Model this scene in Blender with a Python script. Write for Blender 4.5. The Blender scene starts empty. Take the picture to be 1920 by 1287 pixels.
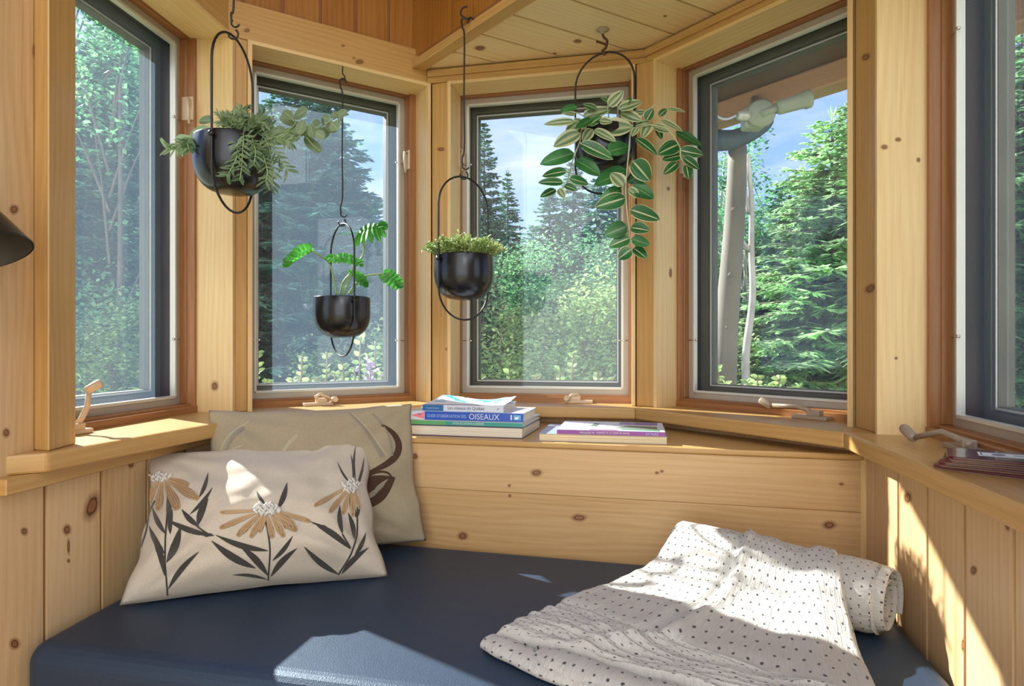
import bpy, bmesh, math, random
from mathutils import Vector, Matrix, noise
R = random.Random(7)
sc = bpy.context.scene
COL = sc.collection
# ---------------------------------------------------------------- scale and frame
S = 0.86            # one window height in metres; all plan measurements below are in window heights
EYE = 0.894         # camera height above the floor
F = 1200.0          # focal length in pixels of the 1920 wide frame
def W(x, z, Y): return Vector((x*S, z*S, EYE + Y*S))
def PX(u, v, z):    # the place seen at pixel u, v at depth z
    return W((u-960)/F*z, z, (650.1-v)/F*z)
# ---------------------------------------------------------------- camera
cam = bpy.data.cameras.new('camera'); camo = bpy.data.objects.new('camera', cam); COL.objects.link(camo)
camo.location = (0, 0, EYE); camo.rotation_euler = (math.pi/2, 0, 0)
cam.sensor_width = 36; cam.lens = F/1920*36; cam.shift_y = 6.6/1920; cam.clip_start = 0.02; cam.clip_end = 300
sc.camera = camo
# ---------------------------------------------------------------- view
vs = sc.view_settings
vs.view_transform = 'Standard'; vs.look = 'None'; vs.gamma = 1; vs.use_curve_mapping = False
vs.exposure = 0.92
cy = sc.cycles
cy.use_denoising = True; cy.max_bounces = 10; cy.diffuse_bounces = 5; cy.glossy_bounces = 4; cy.transparent_max_bounces = 24
cy.transmission_bounces = 6; cy.sample_clamp_indirect = 6; cy.caustics_reflective = False; cy.caustics_refractive = False
# ---------------------------------------------------------------- sun
sun = bpy.data.lights.new('sun', 'SUN'); suno = bpy.data.objects.new('sun', sun); COL.objects.link(suno)
sdir = Vector((0.785, -0.62, -0.674))
suno.rotation_euler = sdir.to_track_quat('-Z', 'Y').to_euler()
suno.location = (-6, 8, 7)
sun.energy = 9.5; sun.angle = math.radians(0.6); sun.color = (1.0, 0.95, 0.86)
# ---------------------------------------------------------------- sky
wd = bpy.data.worlds.new('sky'); sc.world = wd; wd.use_nodes = True
nt = wd.node_tree; nt.nodes.clear()
def N(nt, t, **k):
    n = nt.nodes.new(t)
    for a, b in k.items():
        if a.startswith('i_'):
            n.inputs[a[2:].replace('_', ' ')].default_value = b
        else: setattr(n, a, b)
    return n
def Lk(nt, a, b): nt.links.new(a, b)
def ramp(nt, stops, interp='LINEAR'):
    r = nt.nodes.new('ShaderNodeValToRGB'); r.color_ramp.interpolation = interp
    e = r.color_ramp.elements
    while len(e) > 1: e.remove(e[0])
    e[0].position = stops[0][0]; e[0].color = (*stops[0][1], 1)
    for p, c in stops[1:]:
        x = e.new(p); x.color = (*c, 1)
    return r
tc = N(nt, 'ShaderNodeTexCoord'); sx = N(nt, 'ShaderNodeSeparateXYZ'); Lk(nt, tc.outputs['Generated'], sx.inputs[0])
base = ramp(nt, [(0.0, (0.60, 0.76, 1.0)), (0.25, (0.30, 0.48, 0.98)), (0.7, (0.15, 0.30, 0.85))]); Lk(nt, sx.outputs['Z'], base.inputs[0])
mp = N(nt, 'ShaderNodeMapping'); mp.inputs['Scale'].default_value = (1, 1, 2.6); Lk(nt, tc.outputs['Generated'], mp.inputs[0])
cn = N(nt, 'ShaderNodeTexNoise', i_Scale=2.6, i_Detail=8, i_Roughness=0.6); cn.inputs['Distortion'].default_value = 0.4
Lk(nt, mp.outputs[0], cn.inputs['Vector'])
cr = ramp(nt, [(0.46, (0, 0, 0)), (0.60, (0.35, 0.35, 0.35)), (0.78, (1, 1, 1))]); Lk(nt, cn.outputs['Fac'], cr.inputs[0])
mx = N(nt, 'ShaderNodeMix', data_type='RGBA'); Lk(nt, cr.outputs[0], mx.inputs['Factor']); Lk(nt, base.outputs[0], mx.inputs['A'])
mx.inputs['B'].default_value = (1.0, 1.0, 1.02, 1)
# unseen sky towards -Y made brighter as added fill for the interior
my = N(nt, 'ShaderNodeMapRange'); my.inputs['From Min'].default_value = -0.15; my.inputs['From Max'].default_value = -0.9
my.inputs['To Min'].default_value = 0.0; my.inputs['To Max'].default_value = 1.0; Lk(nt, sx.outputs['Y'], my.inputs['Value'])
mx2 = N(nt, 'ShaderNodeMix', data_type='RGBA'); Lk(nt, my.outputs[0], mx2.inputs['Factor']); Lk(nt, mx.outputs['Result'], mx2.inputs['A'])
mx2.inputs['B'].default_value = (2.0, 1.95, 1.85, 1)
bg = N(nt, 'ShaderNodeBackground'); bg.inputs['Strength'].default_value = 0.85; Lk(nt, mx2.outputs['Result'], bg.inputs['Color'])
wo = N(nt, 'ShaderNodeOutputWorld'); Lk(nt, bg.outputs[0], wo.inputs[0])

# ---------------------------------------------------------------- materials
def newmat(name):
    m = bpy.data.materials.new(name); m.use_nodes = True
    nt = m.node_tree; nt.nodes.clear()
    o = nt.nodes.new('ShaderNodeOutputMaterial'); b = nt.nodes.new('ShaderNodeBsdfPrincipled'); Lk(nt, b.outputs[0], o.inputs[0])
    return m, nt, b, o
def plain(name, col, rough=0.5, metal=0.0, spec=0.5, bump=0, bscale=200, coat=0, vary=0.0):
    m, nt, b, o = newmat(name)
    b.inputs['Base Color'].default_value = (*col, 1); b.inputs['Roughness'].default_value = rough
    b.inputs['Metallic'].default_value = metal; b.inputs['Specular IOR Level'].default_value = spec
    if coat: b.inputs['Coat Weight'].default_value = coat
    if bump or vary:
        t = N(nt, 'ShaderNodeTexCoord'); n = N(nt, 'ShaderNodeTexNoise', i_Scale=bscale, i_Detail=4); Lk(nt, t.outputs['Object'], n.inputs['Vector'])
        if bump:
            bp = N(nt, 'ShaderNodeBump'); bp.inputs['Strength'].default_value = bump; bp.inputs['Distance'].default_value = 0.002
            Lk(nt, n.outputs['Fac'], bp.inputs['Height']); Lk(nt, bp.outputs[0], b.inputs['Normal'])
        if vary:
            n2 = N(nt, 'ShaderNodeTexNoise', i_Scale=bscale*0.1, i_Detail=5); Lk(nt, t.outputs['Object'], n2.inputs['Vector'])
            r = ramp(nt, [(0.3, tuple(c*(1-vary) for c in col)), (0.7, tuple(min(1, c*(1+vary)) for c in col))])
            Lk(nt, n2.outputs['Fac'], r.inputs[0]); Lk(nt, r.outputs[0], b.inputs['Base Color'])
    return m
def pine(name, light, mid, dark, knots=True, rough=0.36, kcol=(0.16, 0.05, 0.02), kscale=3.6, kthr=.72):
    # grain runs along UV x; UV is in metres
    m, nt, b, o = newmat(name)
    uv = N(nt, 'ShaderNodeTexCoord')
    s = N(nt, 'ShaderNodeSeparateXYZ'); Lk(nt, uv.outputs['UV'], s.inputs[0])
    # knots
    vor = N(nt, 'ShaderNodeTexVoronoi', i_Scale=kscale); vor.inputs['Randomness'].default_value = 0.9
    Lk(nt, uv.outputs['UV'], vor.inputs['Vector'])
    vs_ = N(nt, 'ShaderNodeSeparateColor'); Lk(nt, vor.outputs['Color'], vs_.inputs[0])
    has = N(nt, 'ShaderNodeMath', operation='GREATER_THAN'); has.inputs[1].default_value = kthr if knots else 2.0; Lk(nt, vs_.outputs[0], has.inputs[0])
    siz = N(nt, 'ShaderNodeMapRange'); siz.inputs['To Min'].default_value = 0.02*kscale/3.6; siz.inputs['To Max'].default_value = 0.055*kscale/3.6; Lk(nt, vs_.outputs[1], siz.inputs['Value'])
    # ratio = distance / size
    q = N(nt, 'ShaderNodeMath', operation='DIVIDE'); Lk(nt, vor.outputs['Distance'], q.inputs[0]); Lk(nt, siz.outputs[0], q.inputs[1])
    far = N(nt, 'ShaderNodeMapRange', interpolation_type='SMOOTHSTEP'); far.inputs['From Min'].default_value = 0.6; far.inputs['From Max'].default_value = 4.0
    far.inputs['To Min'].default_value = 1; far.inputs['To Max'].default_value = 0; Lk(nt, q.outputs[0], far.inputs['Value'])
    inf = N(nt, 'ShaderNodeMath', operation='MULTIPLY'); Lk(nt, far.outputs[0], inf.inputs[0]); Lk(nt, has.outputs[0], inf.inputs[1])
    # growth-ring coordinate, bent round the knots
    lown = N(nt, 'ShaderNodeTexNoise', i_Scale=1.0, i_Detail=2); mpl = N(nt, 'ShaderNodeMapping'); mpl.inputs['Scale'].default_value = (1.6, 9, 1)
    Lk(nt, uv.outputs['UV'], mpl.inputs[0]); Lk(nt, mpl.outputs[0], lown.inputs['Vector'])
    a1 = N(nt, 'ShaderNodeMath', operation='MULTIPLY'); a1.inputs[1].default_value = 0.07; Lk(nt, lown.outputs['Fac'], a1.inputs[0])
    a2 = N(nt, 'ShaderNodeMath', operation='MULTIPLY'); a2.inputs[1].default_value = 0.035; Lk(nt, inf.outputs[0], a2.inputs[0])
    a3 = N(nt, 'ShaderNodeMath', operation='ADD'); Lk(nt, a1.outputs[0], a3.inputs[0]); Lk(nt, a2.outputs[0], a3.inputs[1])
    a4 = N(nt, 'ShaderNodeMath', operation='ADD'); Lk(nt, a3.outputs[0], a4.inputs[0]); Lk(nt, s.outputs['Y'], a4.inputs[1])
    a5 = N(nt, 'ShaderNodeMath', operation='MULTIPLY'); a5.inputs[1].default_value = 430; Lk(nt, a4.outputs[0], a5.inputs[0])
    sn = N(nt, 'ShaderNodeMath', operation='SINE'); Lk(nt, a5.outputs[0], sn.inputs[0])
    ring = N(nt, 'ShaderNodeMapRange'); ring.inputs['From Min'].default_value = -1; Lk(nt, sn.outputs[0], ring.inputs['Value'])
    fine = N(nt, 'ShaderNodeTexNoise', i_Scale=1.0, i_Detail=5); mpf = N(nt, 'ShaderNodeMapping'); mpf.inputs['Scale'].default_value = (7, 260, 1)
    Lk(nt, uv.outputs['UV'], mpf.inputs[0]); Lk(nt, mpf.outputs[0], fine.inputs['Vector'])
    big = N(nt, 'ShaderNodeTexNoise', i_Scale=1.0, i_Detail=3); mpb = N(nt, 'ShaderNodeMapping'); mpb.inputs['Scale'].default_value = (0.9, 4, 1)
    Lk(nt, uv.outputs['UV'], mpb.inputs[0]); Lk(nt, mpb.outputs[0], big.inputs['Vector'])
    c1 = N(nt, 'ShaderNodeMath', operation='MULTIPLY_ADD'); c1.inputs[1].default_value = 0.11; c1.inputs[2].default_value = 0.0; Lk(nt, ring.outputs[0], c1.inputs[0])
    c2 = N(nt, 'ShaderNodeMath', operation='MULTIPLY_ADD'); c2.inputs[1].default_value = 0.42; Lk(nt, fine.outputs['Fac'], c2.inputs[0]); Lk(nt, c1.outputs[0], c2.inputs[2])
    c3 = N(nt, 'ShaderNodeMath', operation='MULTIPLY_ADD'); c3.inputs[1].default_value = 0.75; Lk(nt, big.outputs['Fac'], c3.inputs[0]); Lk(nt, c2.outputs[0], c3.inputs[2])
    col = ramp(nt, [(0.45, light), (0.85, mid), (1.2, dark)]) if False else ramp(nt, [(0.46, light), (0.76, mid), (0.98, dark)])
    Lk(nt, c3.outputs[0], col.inputs[0])
    # halo and core of knots
    hal = N(nt, 'ShaderNodeMapRange', interpolation_type='SMOOTHSTEP'); hal.inputs['From Min'].default_value = 0.8; hal.inputs['From Max'].default_value = 2.4
    hal.inputs['To Min'].default_value = 0.55; hal.inputs['To Max'].default_value = 0; Lk(nt, q.outputs[0], hal.inputs['Value'])
    hm = N(nt, 'ShaderNodeMath', operation='MULTIPLY'); Lk(nt, hal.outputs[0], hm.inputs[0]); Lk(nt, has.outputs[0], hm.inputs[1])
    m1 = N(nt, 'ShaderNodeMix', data_type='RGBA'); Lk(nt, hm.outputs[0], m1.inputs['Factor']); Lk(nt, col.outputs[0], m1.inputs['A']); m1.inputs['B'].default_value = (*dark, 1)
    kr = ramp(nt, [(0.0, (0.55, 0.55, 0.55)), (0.28, (0.35, 0.35, 0.35)), (0.36, (1, 1, 1)), (0.5, (0.45, 0.45, 0.45)), (0.62, (0.95, 0.95, 0.95)), (0.8, (0, 0, 0))])
    q2 = N(nt, 'ShaderNodeMath', operation='MULTIPLY'); q2.inputs[1].default_value = 0.75; Lk(nt, q.outputs[0], q2.inputs[0]); Lk(nt, q2.outputs[0], kr.inputs[0])
    km = N(nt, 'ShaderNodeMath', operation='MULTIPLY'); Lk(nt, kr.outputs[0], km.inputs[0]); Lk(nt, has.outputs[0], km.inputs[1])
    m2 = N(nt, 'ShaderNodeMix', data_type='RGBA'); Lk(nt, km.outputs[0], m2.inputs['Factor']); Lk(nt, m1.outputs['Result'], m2.inputs['A']); m2.inputs['B'].default_value = (*kcol, 1)
    Lk(nt, m2.outputs['Result'], b.inputs['Base Color'])
    b.inputs['Roughness'].default_value = rough
    bp = N(nt, 'ShaderNodeBump'); bp.inputs['Strength'].default_value = 0.12; bp.inputs['Distance'].default_value = 0.001
    Lk(nt, fine.outputs['Fac'], bp.inputs['Height']); Lk(nt, bp.outputs[0], b.inputs['Normal'])
    return m
M = {}
M['pine'] = pine('pine', (0.67, 0.49, 0.28), (0.56, 0.37, 0.18), (0.34, 0.18, 0.07))
M['pine_trim'] = pine('pine_trim', (0.55, 0.350, 0.135), (0.455, 0.262, 0.085), (0.30, 0.145, 0.04), kscale=2.6)
M['pine_clear'] = pine('pine_clear', (0.76, 0.58, 0.31), (0.66, 0.46, 0.21), (0.48, 0.29, 0.12), knots=False)
M['pine_bounce_lit'] = pine('pine_bounce_lit', (0.80, 0.64, 0.40), (0.70, 0.52, 0.28), (0.48, 0.30, 0.12), kthr=.9)  # lighter copy of pine: bounce light on the ceiling put into the colour
M['pine_ledge'] = pine('pine_ledge', (0.60, 0.405, 0.205), (0.50, 0.31, 0.135), (0.33, 0.17, 0.06), kthr=.9)
M['pine_amber'] = pine('pine_amber', (0.42, 0.20, 0.045), (0.31, 0.125, 0.022), (0.19, 0.065, 0.01))
M['liner'] = pine('liner', (0.36, 0.17, 0.065), (0.27, 0.11, 0.035), (0.16, 0.06, 0.02), knots=False)
M['groove'] = plain('groove', (0.26, 0.105, 0.04), 0.6)
M['jamb'] = plain('jamb', (0.045, 0.021, 0.012), 0.5, vary=0.3, bscale=60)
M['alu'] = plain('alu', (0.44, 0.40, 0.34), 0.42, 0.3, vary=0.06, bscale=80)
M['sash'] = plain('sash', (0.12, 0.11, 0.075), 0.45, 0.2, vary=0.15, bscale=90)
M['sash_lip'] = plain('sash_lip', (0.62, 0.64, 0.60), 0.35, 0.3)
M['hardware'] = plain('hardware', (0.60, 0.47, 0.33), 0.35, 0.1)
M['hardware_dark'] = plain('hardware_dark', (0.34, 0.27, 0.20), 0.35)
M['metal'] = plain('metal', (0.75, 0.76, 0.78), 0.25, 0.9)
M['iron'] = plain('iron', (0.018, 0.018, 0.02), 0.38, 0.3)
M['pot'] = plain('pot', (0.035, 0.038, 0.045), 0.24, 0.75, bump=0.05, bscale=500)
def glassmat():
    m = bpy.data.materials.new('glass'); m.use_nodes = True; nt = m.node_tree; nt.nodes.clear()
    o = nt.nodes.new('ShaderNodeOutputMaterial'); t = N(nt, 'ShaderNodeBsdfTransparent'); t.inputs[0].default_value = (0.95, 0.97, 0.97, 1)
    g = N(nt, 'ShaderNodeBsdfGlossy'); g.inputs['Roughness'].default_value = 0.02
    lw = N(nt, 'ShaderNodeLayerWeight'); lw.inputs['Blend'].default_value = 0.5
    pw = N(nt, 'ShaderNodeMath', operation='POWER'); pw.inputs[1].default_value = 4.5; Lk(nt, lw.outputs['Facing'], pw.inputs[0])
    fr = N(nt, 'ShaderNodeMath', operation='MULTIPLY_ADD'); fr.inputs[1].default_value = 0.9; fr.inputs[2].default_value = 0.035; Lk(nt, pw.outputs[0], fr.inputs[0])
    # faint dust on the pane
    d = N(nt, 'ShaderNodeBsdfDiffuse'); d.inputs[0].default_value = (0.8, 0.85, 0.9, 1)
    tx = N(nt, 'ShaderNodeTexCoord'); n = N(nt, 'ShaderNodeTexNoise', i_Scale=9, i_Detail=8, i_Roughness=0.7); Lk(nt, tx.outputs['Object'], n.inputs['Vector'])
    mr = N(nt, 'ShaderNodeMapRange'); mr.inputs['From Min'].default_value = 0.35; mr.inputs['To Min'].default_value = 0.006; mr.inputs['To Max'].default_value = 0.022; Lk(nt, n.outputs['Fac'], mr.inputs['Value'])
    m1 = N(nt, 'ShaderNodeMixShader'); Lk(nt, mr.outputs[0], m1.inputs[0]); Lk(nt, t.outputs[0], m1.inputs[1]); Lk(nt, d.outputs[0], m1.inputs[2])
    m2 = N(nt, 'ShaderNodeMixShader'); Lk(nt, fr.outputs[0], m2.inputs[0]); Lk(nt, m1.outputs[0], m2.inputs[1]); Lk(nt, g.outputs[0], m2.inputs[2])
    Lk(nt, m2.outputs[0], o.inputs[0]); return m
def screenmat(name, dens):
    m = bpy.data.materials.new(name); m.use_nodes = True; nt = m.node_tree; nt.nodes.clear()
    o = nt.nodes.new('ShaderNodeOutputMaterial'); t = N(nt, 'ShaderNodeBsdfTransparent')
    d = N(nt, 'ShaderNodeBsdfDiffuse'); d.inputs[0].default_value = (0.25, 0.32, 0.42, 1)
    d2 = N(nt, 'ShaderNodeBsdfTranslucent'); d2.inputs[0].default_value = (0.50, 0.72, 1.0, 1)
    m0 = N(nt, 'ShaderNodeMixShader'); m0.inputs[0].default_value = 0.88; Lk(nt, d.outputs[0], m0.inputs[1]); Lk(nt, d2.outputs[0], m0.inputs[2])
    m1 = N(nt, 'ShaderNodeMixShader'); m1.inputs[0].default_value = dens; Lk(nt, t.outputs[0], m1.inputs[1]); Lk(nt, m0.outputs[0], m1.inputs[2])
    Lk(nt, m1.outputs[0], o.inputs[0]); return m
M['glass'] = glassmat(); M['screen'] = screenmat('screen', 0.075)

# ---------------------------------------------------------------- mesh builder
class MB:
    def __init__(s): s.v = []; s.f = []; s.uv = []; s.mi = []; s.sm = []
    def face(s, pts, uvs=None, mi=0, smooth=False):
        b = len(s.v); s.v += [tuple(p) for p in pts]; s.f.append(tuple(range(b, b+len(pts))))
        s.uv.append(uvs if uvs else [(0, 0)]*len(pts)); s.mi.append(mi); s.sm.append(smooth)
    def obox(s, c, a, b, d, mi=0, grain=None):
        """box: centre c, half vectors a, b, d; the grain runs along the longest (or grain=0,1,2)"""
        c = Vector(c); V = [Vector(a), Vector(b), Vector(d)]
        g = grain if grain is not None else max(range(3), key=lambda i: V[i].length)
        ou, ov = R.uniform(0, 90), R.uniform(0, 90)
        flip = V[0].cross(V[1]).dot(V[2]) < 0
        for i in range(3):
            j, k = (i+1) % 3, (i+2) % 3
            for sg in (1, -1):
                n = V[i]*sg; q = [(-1, -1), (1, -1), (1, 1), (-1, 1)]
                if (sg < 0) != flip: q = q[::-1]
                pts = [c + n + V[j]*x + V[k]*y for x, y in q]
                lj, lk = V[j].length, V[k].length
                off = 0.0 if i == g else (i*sg)*0.31
                if k == g: uvs = [(ou + y*lk, ov + off + x*lj) for x, y in q]
                elif j == g: uvs = [(ou + x*lj, ov + off + y*lk) for x, y in q]
                else: uvs = [(ou + x*lj*0.3, ov + y*lk) for x, y in q]
                s.face(pts, uvs, mi)
    def prism(s, poly, z0, z1, gdir=(1, 0), mi=0, sides=True, top=True, bottom=True, vert=False):
        """vertical prism over a plan polygon [(x,y) metres, ccw]"""
        g = Vector((gdir[0], gdir[1])).normalized(); h = Vector((-g.y, g.x))
        ou, ov = R.uniform(0, 90), R.uniform(0, 90)
        area = sum(poly[i][0]*poly[(i+1) % len(poly)][1]-poly[(i+1) % len(poly)][0]*poly[i][1] for i in range(len(poly)))
        if area < 0: poly = poly[::-1]
        U = lambda p: (ou + p[0]*g.x+p[1]*g.y, ov + p[0]*h.x+p[1]*h.y)
        if top: s.face([(p[0], p[1], z1) for p in poly], [U(p) for p in poly], mi)
        if bottom: s.face([(p[0], p[1], z0) for p in poly[::-1]], [(U(p)[0], U(p)[1]+.37) for p in poly[::-1]], mi)
        if sides:
            n = len(poly)
            for i in range(n):
                p, q = poly[i], poly[(i+1) % n]
                l = math.hypot(q[0]-p[0], q[1]-p[1]); u0 = ou + R.uniform(0, 5)
                s.face([(p[0], p[1], z0), (q[0], q[1], z0), (q[0], q[1], z1), (p[0], p[1], z1)],
                       [(ov+z0, u0), (ov+z0, u0+l), (ov+z1, u0+l), (ov+z1, u0)] if vert else [(u0, ov+z0), (u0+l, ov+z0), (u0+l, ov+z1), (u0, ov+z1)], mi)
    def tube(s, path, r, seg=8, mi=0, closed=False, cap=True):
        P = [Vector(p) for p in path]; n = len(P)
        rr = r if isinstance(r, (list, tuple)) else [r]*n
        ref = None; rings = []
        for i in range(n):
            t = (P[(i+1) % n]-P[i-1]) if closed else (P[min(i+1, n-1)]-P[max(i-1, 0)])
            if t.length < 1e-9: t = Vector((0, 0, 1))
            t.normalize()
            if ref is None:
                ref = Vector((0, 0, 1)) if abs(t.z) < 0.9 else Vector((1, 0, 0))
            a = (ref - t*ref.dot(t)).normalized(); ref = a; b = t.cross(a)
            rings.append([P[i] + (a*math.cos(k*2*math.pi/seg)+b*math.sin(k*2*math.pi/seg))*rr[i] for k in range(seg)])
        base = len(s.v)
        for g in rings: s.v += [tuple(p) for p in g]
        m = n if closed else n-1
        L = 0
        for i in range(m):
            j = (i+1) % n
            for k in range(seg):
                k2 = (k+1) % seg
                s.f.append((base+i*seg+k, base+i*seg+k2, base+j*seg+k2, base+j*seg+k))
                s.uv.append([(i/10, k/seg), (i/10, (k+1)/seg), ((i+1)/10, (k+1)/seg), ((i+1)/10, k/seg)]); s.mi.append(mi); s.sm.append(True)
        if cap and not closed:
            s.f.append(tuple(base+k for k in range(seg))[::-1]); s.uv.append([(0, 0)]*seg); s.mi.append(mi); s.sm.append(False)
            s.f.append(tuple(base+(n-1)*seg+k for k in range(seg))); s.uv.append([(0, 0)]*seg); s.mi.append(mi); s.sm.append(False)
    def lathe(s, c, prof, seg=40, mi=0, axis=None):
        """prof: [(radius, height)]"""
        c = Vector(c); ax = Vector(axis).normalized() if axis is not None else Vector((0, 0, 1))
        a = (Vector((1, 0, 0)) - ax*ax.x).normalized() if abs(ax.x) < 0.9 else Vector((0, 1, 0)); b = ax.cross(a)
        base = len(s.v)
        for r, h in prof:
            for k in range(seg):
                t = k*2*math.pi/seg; s.v.append(tuple(c + ax*h + (a*math.cos(t)+b*math.sin(t))*r))
        for i in range(len(prof)-1):
            for k in range(seg):
                k2 = (k+1) % seg
                s.f.append((base+i*seg+k, base+i*seg+k2, base+(i+1)*seg+k2, base+(i+1)*seg+k))
                s.uv.append([(k/seg, i/len(prof)), ((k+1)/seg, i/len(prof)), ((k+1)/seg, (i+1)/len(prof)), (k/seg, (i+1)/len(prof))]); s.mi.append(mi); s.sm.append(True)
    def grid(s, fn, nu, nv, mi=0, smooth=True, uvf=None):
        base = len(s.v)
        for j in range(nv+1):
            for i in range(nu+1): s.v.append(tuple(fn(i/nu, j/nv)))
        for j in range(nv):
            for i in range(nu):
                a = base+j*(nu+1)+i
                s.f.append((a, a+1, a+nu+2, a+nu+1))
                q = [(i/nu, j/nv), ((i+1)/nu, j/nv), ((i+1)/nu, (j+1)/nv), (i/nu, (j+1)/nv)]
                s.uv.append([uvf(*t) for t in q] if uvf else q); s.mi.append(mi); s.sm.append(smooth)
    def build(s, name, mats, parent=None, bevel=0, weld=False, bseg=1, sub=0):
        me = bpy.data.meshes.new(name); me.from_pydata(s.v, [], s.f)
        ul = me.uv_layers.new(name='UVMap'); flat = [c for f in s.uv for t in f for c in t]
        if len(flat) == len(ul.data)*2: ul.data.foreach_set('uv', flat)
        for m in (mats if isinstance(mats, (list, tuple)) else [mats]): me.materials.append(M[m] if isinstance(m, str) else m)
        me.polygons.foreach_set('material_index', s.mi); me.polygons.foreach_set('use_smooth', s.sm)
        if weld or bevel:
            bm = bmesh.new(); bm.from_mesh(me); bmesh.ops.remove_doubles(bm, verts=bm.verts, dist=1e-5)
            if weld: bmesh.ops.recalc_face_normals(bm, faces=bm.faces)
            bm.to_mesh(me); bm.free()
        me.update()
        o = bpy.data.objects.new(name, me); COL.objects.link(o)
        if bevel:
            md = o.modifiers.new('bevel', 'BEVEL'); md.width = bevel; md.segments = bseg; md.limit_method = 'ANGLE'; md.angle_limit = math.radians(40)
        if sub:
            md = o.modifiers.new('sub', 'SUBSURF'); md.levels = sub; md.render_levels = sub
        if parent: attach(o, parent)
        return o
def attach(o, parent):
    o.parent = parent; o.matrix_parent_inverse = Matrix.Translation(parent.location).inverted() if parent.type == 'EMPTY' else Matrix.Identity(4)
def tag(o, label=None, cat=None, group=None, kind=None):
    if label: o['label'] = label
    if cat: o['category'] = cat
    if group: o['group'] = group
    if kind: o['kind'] = kind
    return o
def thing(name, loc, label=None, cat=None, group=None, kind=None):
    o = bpy.data.objects.new(name, None); COL.objects.link(o); o.location = loc; o.empty_display_size = 0.05
    return tag(o, label, cat, group, kind)
def copy_tree(o, parent=None):
    c = o.copy(); COL.objects.link(c)
    if parent: c.parent = parent
    for ch in [x for x in bpy.data.objects if x.parent == o]: copy_tree(ch, c)
    return c
def isect(p, d, q, e):
    den = d[0]*e[1]-d[1]*e[0]; w = (q[0]-p[0], q[1]-p[1]); k = (w[0]*e[1]-w[1]*e[0])/den
    return (p[0]+d[0]*k, p[1]+d[1]*k)
def clip(poly, hull):
    """clip a convex plan polygon by a convex ccw hull"""
    out = list(poly)
    for i in range(len(hull)):
        a, b = hull[i], hull[(i+1) % len(hull)]; e = (b[0]-a[0], b[1]-a[1])
        sd = lambda p: e[0]*(p[1]-a[1])-e[1]*(p[0]-a[0])
        new = []
        for k in range(len(out)):
            p, q = out[k], out[(k+1) % len(out)]; sp, sq = sd(p), sd(q)
            if sp >= 0: new.append(p)
            if (sp >= 0) != (sq >= 0): t = sp/(sp-sq); new.append((p[0]+(q[0]-p[0])*t, p[1]+(q[1]-p[1])*t))
        out = new
        if len(out) < 3: return []
    return out
Z = lambda Y: EYE + Y*S
m2 = lambda p: (p[0]*S, p[1]*S)

# ================================================================ the bay: five window facets
class Facet: pass
FC = []
def facet(ang, L=None, Rr=None, w=.56, gl=.012, gr=.012, tl=.134, tr=.134):
    f = Facet(); a = math.radians(ang); f.d = (math.sin(a), math.cos(a)); f.n = (f.d[1], -f.d[0]); f.w = w
    f.L = L if L else (Rr[0]-w*f.d[0], Rr[1]-w*f.d[1]); f.gl, f.gr, f.tl, f.tr = gl, gr, tl, tr
    f.at = lambda m, t: (f.L[0]+f.d[0]*m+f.n[0]*t, f.L[1]+f.d[1]*m+f.n[1]*t)
    f.P = lambda m, t, Y: W(*f.at(m, t), Y)
    f.D = Vector((f.d[0], f.d[1], 0)); f.Nn = Vector((f.n[0], f.n[1], 0))
    FC.append(f); return f
facet(6.3, Rr=(-.912, 1.756), w=.545, tr=.147, tl=.147)
facet(57.6, Rr=(-.366, 2.176), w=.4993, gr=.024)
facet(102.1, Rr=(.378, 2.072), w=.56, gl=.000)
facet(143.4, L=(.542, 1.964), w=.5314)
facet(192.4, L=(.879, 1.276), w=.56)
yb, yt, SY = -.157, .843, -.181
UP = Vector((0, 0, 1))
def fbox(mb, f, m0, m1, t0, t1, y0, y1, mi=0):
    c = f.P((m0+m1)/2, (t0+t1)/2, (y0+y1)/2)
    mb.obox(c, f.D*((m1-m0)/2*S), f.Nn*((t1-t0)/2*S), UP*((y1-y0)/2*S), mi)
wl = ['left side window beside the casing board and the black wall lamp', 'centre left window behind the small leafy hanging planter',
      'middle window behind the books and the trailing plant', 'centre right window showing the leaning log post',
      'right side window at the edge of the frame beside the dark red coasters']
WIN = []
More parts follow.
